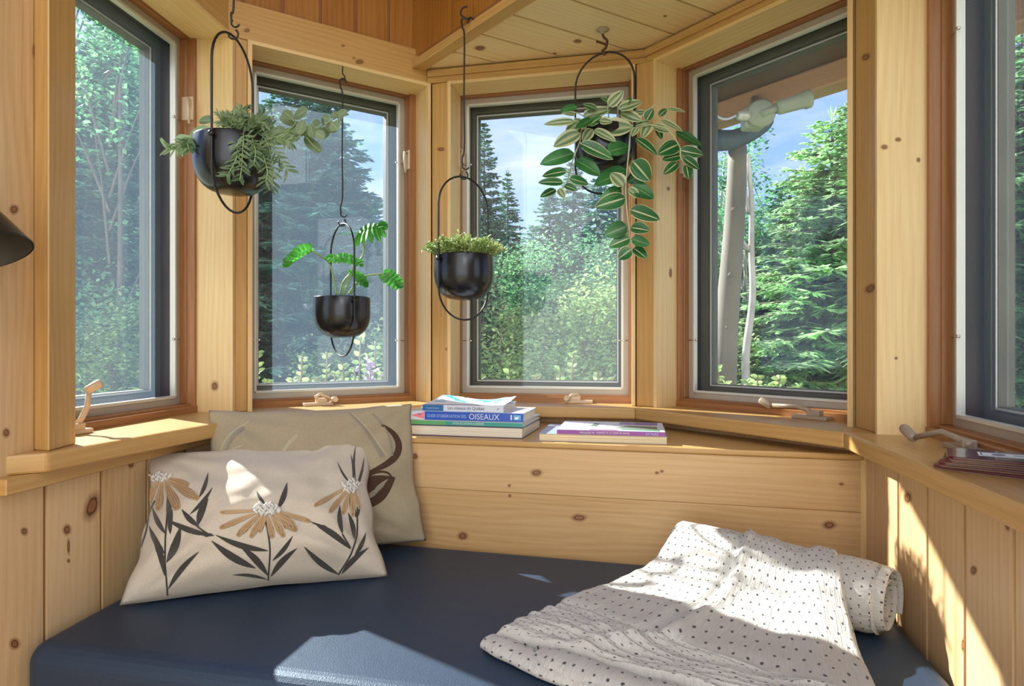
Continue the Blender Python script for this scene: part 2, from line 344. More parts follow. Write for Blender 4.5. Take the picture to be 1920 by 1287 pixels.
for k, f in enumerate(FC):
    w = f.w
    root = thing('window_%d' % (k+1), f.P(w/2, 0, SY), wl[k], 'window', None, 'structure'); WIN.append(root)
    mb = MB()   # aluminium screen frame
    b = .022
    for a in ((0, b, yb, yt), (w-b, w, yb, yt)): fbox(mb, f, a[0], a[1], -.010, 0, a[2], a[3])
    fbox(mb, f, b, w-b, -.010, 0, yb, yb+b); fbox(mb, f, b, w-b, -.010, 0, yt-b, yt)
    # bright inner bead
    for a in ((b-.005, b+.002), (w-b-.002, w-b+.005)): fbox(mb, f, a[0], a[1], -.012, .0035, yb+b, yt-b, 1)
    fbox(mb, f, b, w-b, -.012, .0035, yt-b-.002, yt-b+.005, 1); fbox(mb, f, b, w-b, -.012, .0035, yb+b-.005, yb+b+.002, 1)
    mb.build('screen_frame', ['alu', 'sash_lip'], root, bevel=.0008)
    mb = MB(); mb.face([f.P(b, -.006, yb+b), f.P(w-b, -.006, yb+b), f.P(w-b, -.006, yt-b), f.P(b, -.006, yt-b)])
    mb.build('insect_screen', 'screen', root)
    mb = MB()   # inner reddish liner round the screen
    fbox(mb, f, -.03, -.003, -.012, .042, SY-.03, yt+.03); fbox(mb, f, w+.003, w+.03, -.012, .042, SY-.03, yt+.03)
    fbox(mb, f, -.02, w+.02, -.012, .042, yt+.004, yt+.03)
    fbox(mb, f, -.012, 0, -.014, .020, yb, yt); fbox(mb, f, w, w+.012, -.014, .020, yb, yt); fbox(mb, f, -.012, w+.012, -.014, .022, yt, yt+.008)
    fbox(mb, f, -.02, w+.02, -.012, .045, SY-.012, yb-.006); fbox(mb, f, -.01, w+.01, -.014, .030, yb-.01, yb)
    mb.build('stop_liner', 'liner', root, bevel=.0012)
    mb = MB()   # dark outer jamb
    for a in ((-.03, .006), (w-.006, w+.03)): fbox(mb, f, a[0], a[1], -.094, -.012, yb-.03, yt+.03)
    fbox(mb, f, .006, w-.006, -.094, -.012, yt-.006, yt+.03); fbox(mb, f, .006, w-.006, -.11, -.012, yb-.03, yb+.006)
    mb.build('outer_jamb', 'jamb', root, bevel=.001)
    mb = MB()   # casement sash
    e = .006; sw = .034; y0, y1 = yb+e, yt-e
    def bars(e, sw, t0, t1, mi):
        fbox(mb, f, e, e+sw, t0, t1, y0, y1, mi); fbox(mb, f, w-e-sw, w-e, t0, t1, y0, y1, mi)
        fbox(mb, f, e+sw, w-e-sw, t0, t1, y1-sw, y1, mi); fbox(mb, f, e+sw, w-e-sw, t0, t1, y0, y0+sw, mi)
    bars(e, .026, -.092, -.052, 0)
    y0, y1 = yb+e+.026, yt-e-.026; bars(e+.026, .010, -.088, -.060, 0)
    y0, y1 = yb+e+.030, yt-e-.030; bars(e+.030, .004, -.072, -.057, 1)
    sash = mb.build('sash', ['sash', 'sash_lip'], root, bevel=.0008)
    g = e+.036; mb = MB(); mb.obox(f.P(w/2, -.076, (yb+yt)/2), f.D*((w/2-g)*S), f.Nn*.0015, UP*(((yt-yb)/2-g)*S))
    mb.build('glass_pane', 'glass', root)
    mb = MB()   # jamb returns and head board, pale pine
    th = .012
    if k == 0: pass
    fbox(mb, f, -f.gl-th, -f.gl, .030, f.tl, SY, .856); fbox(mb, f, w+f.gr, w+f.gr+th, .030, f.tr, SY, .856)
    fbox(mb, f, -f.gl, w+f.gr, .030, min(f.tl, f.tr), .846, .856)
    mb.build('jamb_board', 'pine_clear', root, bevel=.0012)
    # small screen clips
    mb = MB()
    for (mm, yy) in ((b*.6, .62), (w-b*.6, .62), (b*.6, .02), (w-b*.6, .02)):
        sg = 1 if mm < w/2 else -1
        p = f.P(mm, .004, yy); mb.tube([f.P(mm-sg*.010, .004, yy), f.P(mm+sg*.016, .004, yy)], .0012, 6); mb.lathe(f.P(mm+sg*.018, .004, yy), [(0, -.002), (.003, -.002), (.003, .002), (0, .002)], 10, axis=f.Nn)
    mb.build('screen_clip', 'metal', root)

# ------------------------------------------------ casing boards between the windows (the posts)
def post(a, b, y0, y1, rec=.006, th=.02, name='trim', label=''):
    a, b = Vector((*a, 0)), Vector((*b, 0)); d = (b-a).normalized(); n = Vector((d.y, -d.x, 0))
    c = (a+b)/2; q = c - n*(rec+th/2); mb = MB()
    mb.obox(W(q.x, q.y, (y0+y1)/2), d*((b-a).length/2*S), n*(th/2*S), UP*((y1-y0)/2*S))
    return tag(mb.build(name, 'pine_trim', bevel=.0015), label, 'trim', None, 'structure')
FR = lambda f: f.at(f.w+f.gr+.012, f.tr)
FL = lambda f: f.at(-f.gl-.012, f.tl)
pl = ['post board between the left side window and its neighbour', 'post board between the two centre left windows', 'post board behind the trailing plant',
      'broad post board left of the right side window']
for k in range(4): post(FR(FC[k]), FL(FC[k+1]), SY, .856, name='trim_%d' % (k+1), label=pl[k])
# casing board at the near end of the left window
c0 = (-.8085, 1.189)
f0 = FC[0]
mb = MB(); mb.prism([m2(p) for p in ((-.798, 1.102), (-.809, 1.188), (-.855, 1.196), (-.846, 1.120))], Z(SY), Z(1.5), (1, 0), vert=True)
tag(mb.build('trim_5', 'pine_trim', bevel=.002), 'vertical casing board at the near end of the left side window', 'trim', None, 'structure')

# ------------------------------------------------ beams over the windows
def lines(k, t): f = FC[k]; return (f.at(0, t), f.d)
def corner(k, t, t2=None):
    p, d = lines(k, t); q, e = lines(k+1, t2 if t2 is not None else t); return isect(p, d, q, e)
def run(ts, te, a0, a1):
    """plan polygon for facet index range piece between mitres"""
    pass
def mitre_piece(k, t0, t1):
    f = FC[k]
    l0 = corner(k-1, t0) if k > 0 else f.at(-1.2, t0); l1 = corner(k-1, t1) if k > 0 else f.at(-1.2, t1)
    r0 = corner(k, t0) if k < 4 else f.at(f.w+1.0, t0); r1 = corner(k, t1) if k < 4 else f.at(f.w+1.0, t1)
    return [m2(l0), m2(r0), m2(r1), m2(l1)]
bl = ['deep beam over the left side window', 'deep beam over the centre left window', 'beam over the middle window', 'beam over the centre right window', 'beam over the right side window']
for k, f in enumerate(FC):
    mb = MB()
    if k < 2:
        mb.prism(mitre_piece(k, .02, .1315), Z(.856), Z(.957), f.d)
    else:
        mb.prism(mitre_piece(k, .02, .1315), Z(.856), Z(.8735), f.d)
        mb.prism(mitre_piece(k, .02, .138), Z(.8735), Z(.895), f.d)
    tag(mb.build('beam', 'pine_trim', bevel=.001), bl[k], 'beam', 'beams round the bay', 'structure')

# ------------------------------------------------ walls
def boards_on(mb, P0, d, n, m0, m1, wd, y0, y1, off=0.0, gap=.0085, th=.02, mi=0, gi=1):
    """vertical boards on a plan line; P0 plan point of m = 0, front face on the line, thickness away from n"""
    D = Vector((d[0], d[1], 0)); Nn = Vector((n[0], n[1], 0))
    k = math.floor((m0-off)/wd); x = off + k*wd
    while x < m1:
        a, b = max(x+gap/2, m0), min(x+wd-gap/2, m1)
        if b-a > .004:
            cx, cz = P0[0]+d[0]*(a+b)/2-n[0]*th/2, P0[1]+d[1]*(a+b)/2-n[1]*th/2
            mb.obox(W(cx, cz, (y0+y1)/2), D*((b-a)/2*S), Nn*(th/2*S), UP*((y1-y0)/2*S), mi, grain=2)
        x += wd
    cx, cz = P0[0]+d[0]*(m0+m1)/2-n[0]*(th+.006), P0[1]+d[1]*(m0+m1)/2-n[1]*(th+.006)
    # groove floor
    cx2, cz2 = P0[0]+d[0]*(m0+m1)/2-n[0]*(.005+th/2), P0[1]+d[1]*(m0+m1)/2-n[1]*(.005+th/2)
    mb.obox(W(cx2, cz2, (y0+y1)/2), D*((m1-m0)/2*S), Nn*((th/2)*S), UP*((y1-y0)/2*S), gi, grain=2)
FLOORY = -EYE/S
TW = [.150, .13, .13, .13, .128]
walls = ['wall_left', 'wall_back_left', 'wall_back', 'wall_back_right', 'wall_right']
for k, f in enumerate(FC):
    mb = MB(); t = TW[k]
    lm = (Vector(corner(k-1, TW[k-1], t))-Vector(f.L)).dot(Vector(f.d)) if k > 0 else -1.35
    rm = (Vector(corner(k, t, TW[k+1]))-Vector(f.L)).dot(Vector(f.d)) if k < 4 else f.w+.95
    off = {0: f.w-.4725, 4: .22}.get(k, .05)
    boards_on(mb, f.at(0, t), f.d, f.n, lm, rm, .1335 if k in (0, 4) else .9, FLOORY, SY-.034, off=off if k in (0, 4) else -.15)
    # outer shell below and above the window
    lo = (Vector(corner(k-1, -.094))-Vector(f.L)).dot(Vector(f.d)) if k > 0 else -1.35
    ro = (Vector(corner(k, -.094))-Vector(f.L)).dot(Vector(f.d)) if k < 4 else f.w+.95
    def seg(m0, m1, y0, y1, t0=-.094, t1=.02): fbox(mb, f, m0, m1, t0, t1, y0, y1, 2)
    seg(lo, ro, FLOORY-.9, yb-.03, -.094, .08); seg(lo, ro, yt+.03, 1.0, -.094, .02)
    seg(lo, -.03, yb-.03, yt+.03, -.094, .025); seg(f.w+.03, ro, yb-.03, yt+.03, -.094, .025)
    if k == 0:   # boards left of the casing board, above the sill
        boards_on(mb, f.at(0, t), f.d, f.n, -1.35, -.035, .1335, SY-.034, 1.5, off=f.w-.4725-.02)
    if k == 4:
        boards_on(mb, f.at(0, t), f.d, f.n, f.w+.03, f.w+.95, .1335, SY-.034, .856, off=.22)
    tag(mb.build(walls[k], ['pine', 'groove', 'liner'], bevel=0), walls[k].replace('_', ' ') + ' of vertical pine boards', 'wall', None, 'structure')
# amber board wall above the two left beams
for k in (0, 1):
    f = FC[k]; mb = MB(); t = .112
    lm = (Vector(corner(k-1, t))-Vector(f.L)).dot(Vector(f.d)) if k > 0 else -1.2
    rm = (Vector(corner(k, t))-Vector(f.L)).dot(Vector(f.d)) + (.12 if k == 1 else 0)
    boards_on(mb, f.at(0, t), f.d, f.n, lm, rm, .108, .957, 1.5, off=.075, gap=.009)
    tag(mb.build('wall_upper_left' if k == 0 else 'wall_upper_back', ['pine_amber', 'groove']), ('upper wall of amber boards over the left side window', 'upper wall of amber boards over the centre left window')[k], 'wall', None, 'structure')
# loft: low board ceiling over the right half with its edge board
fa = (-.30, 2.038); fd = Vector((.27, -.33)).normalized(); fend = isect(fa, tuple(fd), FC[4].at(0, .05), FC[4].d); FLEN = (Vector(fend)-Vector(fa)).length
hull = [fa, corner(1, .05), corner(2, .05), corner(3, .05), fend]
ar = sum(hull[i][0]*hull[(i+1) % 5][1]-hull[(i+1) % 5][0]*hull[i][1] for i in range(5))
if ar < 0: hull = hull[::-1]
bd = Vector((.861, .509)).normalized(); bn = Vector((-bd.y, bd.x))
# extend the hull slightly beyond the edge line start
mb = MB(); anchor = Vector((-.092, 1.841)); wdt = .140
for i in range(-14, 15):
    a0 = anchor + bn*(i*wdt+.0035); a1 = anchor + bn*((i+1)*wdt-.0035)
    q = [tuple(a0-bd*4), tuple(a0+bd*4), tuple(a1+bd*4), tuple(a1-bd*4)]
    c = clip(q, hull)
    if len(c) >= 3: mb.prism([m2(p) for p in c], Z(.900), Z(.918), tuple(bd))
mb.prism([m2(p) for p in hull], Z(.906), Z(.93), tuple(bd), 1)
tag(mb.build('ceiling', ['pine_bounce_lit', 'groove'], bevel=.0), 'low pine board ceiling over the right half of the bay', 'ceiling', None, 'structure')
fn = Vector((fd.y, -fd.x))  # away from the ceiling?
if (Vector(corner(3, .05))-Vector(fa)).dot(fn) > 0: fn = -fn
mb = MB()
def fplank(o0, o1, y0, y1, mi=0, s0=-.06):
    a = Vector(fa)+fd*s0+fn*o0; b = Vector(fa)+fd*FLEN+fn*o0; c = Vector(fa)+fd*FLEN+fn*o1; d = Vector(fa)+fd*s0+fn*o1
    mb.prism([m2(p) for p in (a, b, c, d)], Z(y0), Z(y1), tuple(fd), mi)
fplank(-.036, -.0002, .893, .8995)
fplank(0, .010, .890, .915)
fplank(-.0165, -.0002, .9003, .93)
tag(mb.build('trim_6', 'pine_trim', bevel=.0015), 'edge board along the open side of the low ceiling', 'trim', None, 'structure')
mb = MB(); boards_on(mb, (fa[0]-fn.x*.004-fd.x*.06, fa[1]-fn.y*.004-fd.y*.06), tuple(fd), tuple(fn), 0, FLEN+.06, .108, .915, 1.5, off=.03, gap=.008)
tag(mb.build('wall_loft', ['pine_amber', 'groove']), 'side of the loft box in amber vertical boards', 'wall', None, 'structure')
# upper ceiling
mb = MB(); mb.prism([m2(p) for p in (FC[0].at(-.9, -.02), corner(0, -.02), corner(1, -.02), corner(2, -.02), corner(3, -.02), FC[4].at(FC[4].w+.3, -.02))], Z(1.5), Z(1.54), (0, 1))
tag(mb.build('ceiling_upper', 'pine_amber'), 'upper ceiling over the bay', 'ceiling', None, 'structure')
# ------------------------------------------------ sills
SF = [(-.792, 1.092), (-.645, 1.745), (-.25, 2.012), (.363, 1.884), (.699, 1.349), (.551, .57)]
for k, f in enumerate(FC):
    a, b2 = SF[k], SF[k+1]
    r = corner(k, .0) if k < 4 else f.at(f.w+.35, 0); l = corner(k-1, .0) if k > 0 else f.at(-.06-.03, .0)
    if k == 0: poly = [(-.846, 1.070), a, b2, r, f.at(-.02, 0), f.at(-.075, .13)]; poly = [(-.850, 1.052), a, b2, r, f.at(-.12, 0)]
    else: poly = [a, b2, r, l]
    mb = MB(); mb.prism([m2(p) for p in poly], Z(SY-.034), Z(SY), f.d)
    mb.build('sill', 'pine_trim', WIN[k], bevel=.004, bseg=2)
# apron strip under the left sill
mb = MB(); A = Vector((-.806, 1.08)); B = Vector((-.72, 1.62)); dd = (B-A).normalized(); nn = Vector((dd.y, -dd.x))
f = FC[0]
mb.prism([m2(p) for p in (f.at(-.165, .13), f.at(-.165, .176), f.at(.62, .176), f.at(.62, .13))], Z(SY-.034-.027), Z(SY-.034), f.d)
tag(mb.build('trim_7', 'pine_trim', bevel=.0015), 'apron strip below the left window sill', 'trim', None, 'structure')
# corner board at the right end of the ledge
p = corner(3, .13, .128)
mb = MB(); f = FC[4]; fbox(mb, f, -.135, -.10, .12, .138, FLOORY, SY-.034)
tag(mb.build('trim_8', 'pine_clear', bevel=.001), 'narrow corner board where the ledge meets the right wall', 'trim', None, 'structure')
# ------------------------------------------------ floor
mb = MB()
shell = [FC[0].at(-1.3, -.10), corner(0, -.10), corner(1, -.10), corner(2, -.10), corner(3, -.10), FC[4].at(FC[4].w+.9, -.10)]
mb.prism([m2(p) for p in shell + [(1.2, -2.0), (-1.6, -2.0)]], -.05, 0, (1, 0))
tag(mb.build('floor', 'pine'), 'pine board floor', 'floor', None, 'structure')
# ------------------------------------------------ ledge behind the seat
LA, LB = (-.267, 1.666), (.770, 1.404); ld = Vector((1.037, -.262)).normalized(); ln = Vector((ld.y, -ld.x)) # towards camera
if ln.y > 0: ln = -ln
lf0 = Vector(LA)-ld*.47; lf1 = Vector(LB)+ld*.0
ledge = thing('ledge', W(.25, 1.54, -.505), 'long horizontal pine board ledge behind the seat carrying the books', 'ledge', None, 'structure')
lpoly = [tuple(lf0+ln*.006), tuple(lf1+ln*.006), corner(3, .125), corner(2, .125), corner(1, .125)]
mb = MB(); mb.prism([m2(p) for p in lpoly], Z(-.250), Z(-.236), tuple(ld)); mb.build('top_board', 'pine_trim', ledge, bevel=.003, bseg=2)
mb = MB(); 
for (y0, y1) in ((-.365, -.2505), (-.62, -.3655)):
    c = (lf0+lf1)/2 - ln*.010
    mb.obox(W(c.x, c.y, (y0+y1)/2), Vector((ld.x, ld.y, 0))*((lf1-lf0).length/2*S), Vector((ln.x, ln.y, 0))*(.010*S), UP*((y1-y0)/2*S))
mb.build('front_board', 'pine_ledge', ledge, bevel=.001)
# ================================================================ seat
def leather():
    m, nt, b, o = newmat('leather')
    b.inputs['Base Color'].default_value = (0.013, 0.027, 0.058, 1); b.inputs['Roughness'].default_value = 0.50; b.inputs['Specular IOR Level'].default_value = 1.0
    b.inputs['Specular Tint'].default_value = (0.55, 0.76, 1, 1)
    t = N(nt, 'ShaderNodeTexCoord'); v = N(nt, 'ShaderNodeTexVoronoi', i_Scale=300); v.feature = 'DISTANCE_TO_EDGE'; Lk(nt, t.outputs['Object'], v.inputs['Vector'])
    n = N(nt, 'ShaderNodeTexNoise', i_Scale=14, i_Detail=4); Lk(nt, t.outputs['Object'], n.inputs['Vector'])
    b1 = N(nt, 'ShaderNodeBump'); b1.inputs['Strength'].default_value = 0.4; b1.inputs['Distance'].default_value = 0.0009; Lk(nt, v.outputs['Distance'], b1.inputs['Height'])
    b2 = N(nt, 'ShaderNodeBump'); b2.inputs['Strength'].default_value = 0.25; b2.inputs['Distance'].default_value = 0.004; Lk(nt, n.outputs['Fac'], b2.inputs['Height']); Lk(nt, b1.outputs[0], b2.inputs['Normal'])
    Lk(nt, b2.outputs[0], b.inputs['Normal']); return m
M['leather'] = leather()
SEAT = -.505
fR = Vector((.975, -.22)).normalized()   # direction of the front edge
fl = Vector((-.826, 1.075)); wl_ = FC[0].at(0, TW[0]); wr_ = FC[4].at(0, TW[4])
seatpoly = [isect(tuple(fl), tuple(fR), wl_, FC[0].d), isect(tuple(lf0), tuple(ld), wl_, FC[0].d), isect(tuple(lf0), tuple(ld), wr_, FC[4].d), isect(tuple(fl), tuple(fR), wr_, FC[4].d)]
seatpoly[1] = tuple(Vector(seatpoly[1]) + ln*.012); seatpoly[2] = tuple(Vector(seatpoly[2]) + ln*.012)
cc = Vector((sum(p[0] for p in seatpoly)/4, sum(p[1] for p in seatpoly)/4))
mb = MB(); mb.prism([m2(tuple(cc+(Vector(p)-cc)*.992)) for p in seatpoly], Z(SEAT-.125), Z(SEAT), tuple(fR))
seat = tag(mb.build('seat_cushion', 'leather', bevel=.030, bseg=6), 'dark navy leather seat cushion filling the bay below the ledge', 'seat cushion')
for p in seat.data.polygons: p.use_smooth = False
mb = MB(); mb.prism([m2(tuple(cc+(Vector(p)-cc)*.985)) for p in seatpoly], 0, Z(SEAT-.126), tuple(fR))
tag(mb.build('bench_base', 'pine'), 'pine box under the navy seat cushion', 'bench')

# ================================================================ fabric materials
def fabric(name, col, var=0.06, scale=900, bump=0.5, dist=0.0012, rough=0.95, sheen=0.25, weave=True):
    m, nt, b, o = newmat(name)
    b.inputs['Roughness'].default_value = rough; b.inputs['Specular IOR Level'].default_value = 0.15; b.inputs['Sheen Weight'].default_value = sheen
    t = N(nt, 'ShaderNodeTexCoord'); n = N(nt, 'ShaderNodeTexNoise', i_Scale=scale, i_Detail=3); Lk(nt, t.outputs['Object'], n.inputs['Vector'])
    r = ramp(nt, [(0.3, tuple(c*(1-var*2.5) for c in col)), (0.7, tuple(min(1, c*(1+var)) for c in col))]); Lk(nt, n.outputs['Fac'], r.inputs[0]); Lk(nt, r.outputs[0], b.inputs['Base Color'])
    bp = N(nt, 'ShaderNodeBump'); bp.inputs['Strength'].default_value = bump; bp.inputs['Distance'].default_value = dist; Lk(nt, n.outputs['Fac'], bp.inputs['Height'])
    Lk(nt, bp.outputs[0], b.inputs['Normal']); return m
M['cream_cloth'] = fabric('cream_cloth', (0.56, 0.51, 0.43), scale=700)
M['beige_cloth'] = fabric('beige_cloth', (0.36, 0.31, 0.215), scale=900, var=.1)
M['dark_thread'] = fabric('dark_thread', (0.060, 0.058, 0.055), scale=1400, var=.2)
M['tan_thread'] = fabric('tan_thread', (0.36, 0.235, 0.12), scale=1600, var=.2)
M['white_thread'] = fabric('white_thread', (0.66, 0.66, 0.64), scale=900)
M['brown_thread'] = fabric('brown_thread', (0.085, 0.045, 0.028), scale=1500, var=.3)
M['grey_thread'] = fabric('grey_thread', (0.30, 0.27, 0.21), scale=1500, var=.2)
M['soft_thread'] = fabric('soft_thread', (0.43, 0.39, 0.29), scale=1500, var=.1)

def proj(p):
    x, y, z = p.x/S, p.y/S, (p.z-EYE)/S
    return Vector((960+F*x/y, 650.1-F*z/y))
class Pillow:
    def __init__(s, TL, TR, BR, BL, T, n=None, seed=1, droop=0.0, inset=.075):
        s.c = [Vector(p) for p in (TL, TR, BR, BL)]; s.T = T; s.seed = seed; s.inset = inset
        a = (s.c[1]-s.c[0]); b = (s.c[3]-s.c[0]); s.n = a.cross(b).normalized()
        if s.n.y > 0: s.n = -s.n   # faces the room
        s.slump = droop
    def base(s, u, v):
        return s.base0(u, v) - s.n*(s.slump*max(0, v)**1.2*(1-u*u*.8)) + Vector((0, 0, s.slump*.35*max(0, v)*(1-u*u))) + s.n*(.010*noise.noise(Vector((u*2.3+s.seed, v*2.3, 5))))
    def base0(s, u, v):
        # u,v in -1..1, v=+1 top
        uu = u*(1-s.inset*(1-v*v)); vv = v*(1-s.inset*(1-u*u)) + .030*noise.noise(Vector((u*3.1+s.seed*2, v, 1)))*abs(v)*(1-u*u)
        uu += .035*noise.noise(Vector((u, v*3.1+s.seed*3, 2)))*abs(u)*(1-v*v)
        if v < -0.5: vv = v*(1-s.inset*.45*(1-u*u))
        x, y = (uu+1)/2, (1-vv)/2
        TL, TR, BR, BL = s.c
        return (TL*(1-x)+TR*x)*(1-y) + (BL*(1-x)+BR*x)*y
    def h(s, u, v):
        e = max(0, (1-u*u))*max(0, (1-v*v)); g = e**.58
        w = noise.noise(Vector((u*1.7+s.seed*9, v*1.9, s.seed)))*(.09 if s.slump else .16) + noise.noise(Vector((u*5+s.seed, v*5, 3+s.seed)))*.06
        # tension folds towards the corners
        for cu, cv in ((1, 1), (-1, 1), (1, -1), (-1, -1)):
            dx, dy = cu-u, cv-v; r = math.hypot(dx, dy); a = math.atan2(abs(dy), abs(dx)+1e-6)
            w += (.085 if s.slump else .12)*math.sin(a*13+cu*2+cv+s.seed)*math.exp(-((r-.55)/.38)**2)
        return s.T*g*(1+w*1.0)*(1-(.42*v if s.slump else 0))
    def front(s, u, v, off=0.0): return s.base(u, v) + s.n*(s.h(u, v)+off)
    def build(s, name, mat, parent):
        mb = MB(); n = 64
        mb.grid(lambda x, y: s.front(x*2-1, y*2-1), n, n, 0)
        mb.grid(lambda x, y: s.base(1-x*2, y*2-1) - s.n*(s.h(1-x*2, y*2-1)*.62), n, n, 0)
        return mb.build(name, mat, parent, weld=True)
    def inv(s, px):
        u = v = 0.0
        for _ in range(14):
            p = proj(s.front(u, v)); e = px-p
            if e.length < .05: break
            h = 1e-3; a = (proj(s.front(u+h, v))-p)/h; b = (proj(s.front(u, v+h))-p)/h
            det = a.x*b.y-a.y*b.x
            if abs(det) < 1e-6: break
            du = (e.x*b.y-e.y*b.x)/det; dv = (a.x*e.y-a.y*e.x)/det
            u = max(-.985, min(.985, u+du*.8)); v = max(-.985, min(.985, v+dv*.8))
        return Vector((u, v))
def leafshape(t, kind=0):
    if kind == 1: return math.sin(math.pi*min(1, t**1.6))**.6 if t < 1 else 0     # petal, wide end at tip
    if kind == 2: return 1.0
    return math.sin(math.pi*t)**.8*(1-.25*t)
def patch(mb, P, base, tip, w, conv, kind=0, mi=0, bend=0.0, off=.0009, ns=14, nw=3):
    a, b = conv(base), conv(tip); d = b-a; L = d.length; d.normalize(); n = Vector((-d.y, d.x))
    pa = [P.inv(a + d*L*i/ns + n*(bend*L*math.sin(math.pi*i/ns))) for i in range(ns+1)]
    # width handled in pixel space
    rows = []
    for i in range(ns+1):
        t = i/ns; wd = w/2*max(leafshape(t, kind), 0.06)
        q = a + d*L*t + n*(bend*L*math.sin(math.pi*t))
        row = []
        for j in range(nw+1):
            k = (j/nw*2-1)
            st = P.inv(q+n*(k*wd)); row.append(P.front(st.x, st.y, off*(1.0+.9*(1-k*k))))
        rows.append(row)
    b0 = len(mb.v)
    for r_ in rows: mb.v += [tuple(p) for p in r_]
    for i in range(ns):
        for j in range(nw):
            x = b0+i*(nw+1)+j
            mb.f.append((x, x+1, x+nw+2, x+nw+1)); mb.uv.append([(0, 0)]*4); mb.mi.append(mi); mb.sm.append(True)
def strokes(mb, P, pts, w, conv, mi=0, off=.0009):
    q = [conv(p) for p in pts]; out = []
    for i in range(len(q)-1):
        n = max(2, int((q[i+1]-q[i]).length/6))
        for k in range(n): out.append(q[i].lerp(q[i+1], k/n))
    out.append(q[-1])
    for _ in range(4):  # smooth
        out = [out[0]]+[(out[i-1]+out[i]*2+out[i+1])/4 for i in range(1, len(out)-1)]+[out[-1]]
    rows = []
    n_ = len(out)
    for i, p in enumerate(out):
        d = (out[min(i+1, n_-1)]-out[max(i-1, 0)]).normalized(); n = Vector((-d.y, d.x)); ww = (w(i/(n_-1)) if callable(w) else w)/2
        rows.append([P.front(*P.inv(p+n*(k*ww)), off*(1+.8*(k == 0))) for k in (-1, 0, 1)])
    b0 = len(mb.v)
    for r_ in rows: mb.v += [tuple(p) for p in r_]
    for i in range(n_-1):
        for j in range(2):
            x = b0+i*3+j; mb.f.append((x, x+1, x+4, x+3)); mb.uv.append([(0, 0)]*4); mb.mi.append(mi); mb.sm.append(True)
cv = lambda p: Vector((220+p[0]/3.2, 740+p[1]/3.2))
# ---------------- rear pillow
TLr, TRr, BRr, BLr = PX(392, 771, 1.53), PX(772, 757, 1.652), PX(800, 1014, 1.60), PX(372, 1065, 1.39)
rp = thing('throw_pillow', (TLr+BRr)/2, 'larger beige throw pillow with printed brown horn and ear, behind the flowered one', 'pillow', 'throw pillows on the seat')
rear = Pillow(TLr, TRr, BRr, BLr, .046, seed=3, inset=.05)
rear.build('pillow_cover', 'beige_cloth', rp)
mb = MB()
strokes(mb, rear, [(1585, 182), (1650, 220), (1690, 280), (1692, 340), (1660, 390), (1590, 435), (1510, 470), (1440, 500)], lambda t: (3+10*math.sin(math.pi*min(1, t*1.1))**.7), cv, 0, .0008)
patch(mb, rear, (1400, 655), (1665, 500), 62, cv, 0, 0, .0, .0007, ns=16, nw=6)
for k in range(7): patch(mb, rear, (1460+k*14, 640-k*12+9*(k % 3)), (1560+k*11, 585-k*13), 7, cv, 0, 1, .04, .0013, ns=8)
strokes(mb, rear, [(1470, 510), (1560, 462), (1625, 462), (1650, 490), (1645, 550), (1600, 620), (1540, 665), (1460, 700)], 4, cv, 0, .001)
mb.build('horn_print', ['brown_thread', 'grey_thread'], rp)
for pts, w_, mi_ in (([(790, 165), (700, 215), (640, 280), (615, 350)], (3.5), 0), ([(760, 200), (690, 250), (655, 330), (640, 360)], (6), 1), ([(1080, 245), (1030, 290), (985, 360)], (7), 0), ([(755, 305), (700, 325), (650, 355)], (4), 0), ([(1390, 110), (1470, 190), (1540, 290), (1590, 375)], (lambda t: 3+5*t), 1), ([(1410, 110), (1500, 200), (1570, 300), (1620, 370)], (3), 0), ([(1530, 115), (1610, 200), (1645, 290), (1650, 370)], (4), 1)):
    mb = MB(); strokes(mb, rear, pts, w_, cv, mi_); mb.build('fur_print', ['soft_thread', 'grey_thread'], rp)

# ---------------- front pillow
TLf, TRf, BRf, BLf = PX(276, 846, 1.415), PX(697, 806, 1.595), PX(728, 1082, 1.40), PX(224, 1136, 1.235)
fp = thing('throw_pillow', (TLf+BRf)/2, 'cream oblong pillow embroidered with tan coneflowers and dark leaves, front of the two', 'pillow', 'throw pillows on the seat')
fr_ = Pillow(TLf, TRf, BRf, BLf, .092, seed=1, inset=.085, droop=.045)
fr_.build('pillow_cover', 'cream_cloth', fp)
mb = MB()
dark = [((305,1170),(490,945),42),((285,1090),(205,840),46),((285,960),(190,790),42),((295,1010),(380,790),60),((290,840),(210,680),38),((302,760),(300,600),40),((318,840),(330,690),38),
 ((300,755),(580,850),44),((480,790),(545,625),52),((436,720),(570,560),30),((490,795),(385,690),42),((490,620),(545,470),30),
 ((905,940),(590,845),46),((905,1090),(735,910),52),((830,1045),(565,880),58),((900,1112),(690,1085),26),((920,1095),(1078,925),46),((930,1000),(1052,850),34),((888,662),(835,580),24),((962,690),(1018,530),42),
 ((1328,1082),(1120,915),46),((1400,930),(1160,765),48),((1345,1080),(1508,920),42),((1420,975),(1492,830),32),((1352,840),(1335,665),38),((1422,870),(1385,710),38),((1440,745),(1395,620),36),((1440,740),(1442,655),26),
 ((1402,540),(1320,405),16),((1415,520),(1400,360),18),((1430,520),(1430,305),18),((1440,530),(1480,380),16),((1452,540),(1478,450),14)]
mbs = [MB(), MB(), MB()]; zone = lambda x: 0 if x < 585 else (1 if x < 1110 else 2)
for i, (a, b, w) in enumerate(dark): patch(mbs[zone(b[0] if a[0] > 1395 and a[0] < 1401 else (a[0]+b[0])/2)], fr_, a, b, w/3.2*.9, cv, 0, 0, (.05 if i % 2 else -.05))
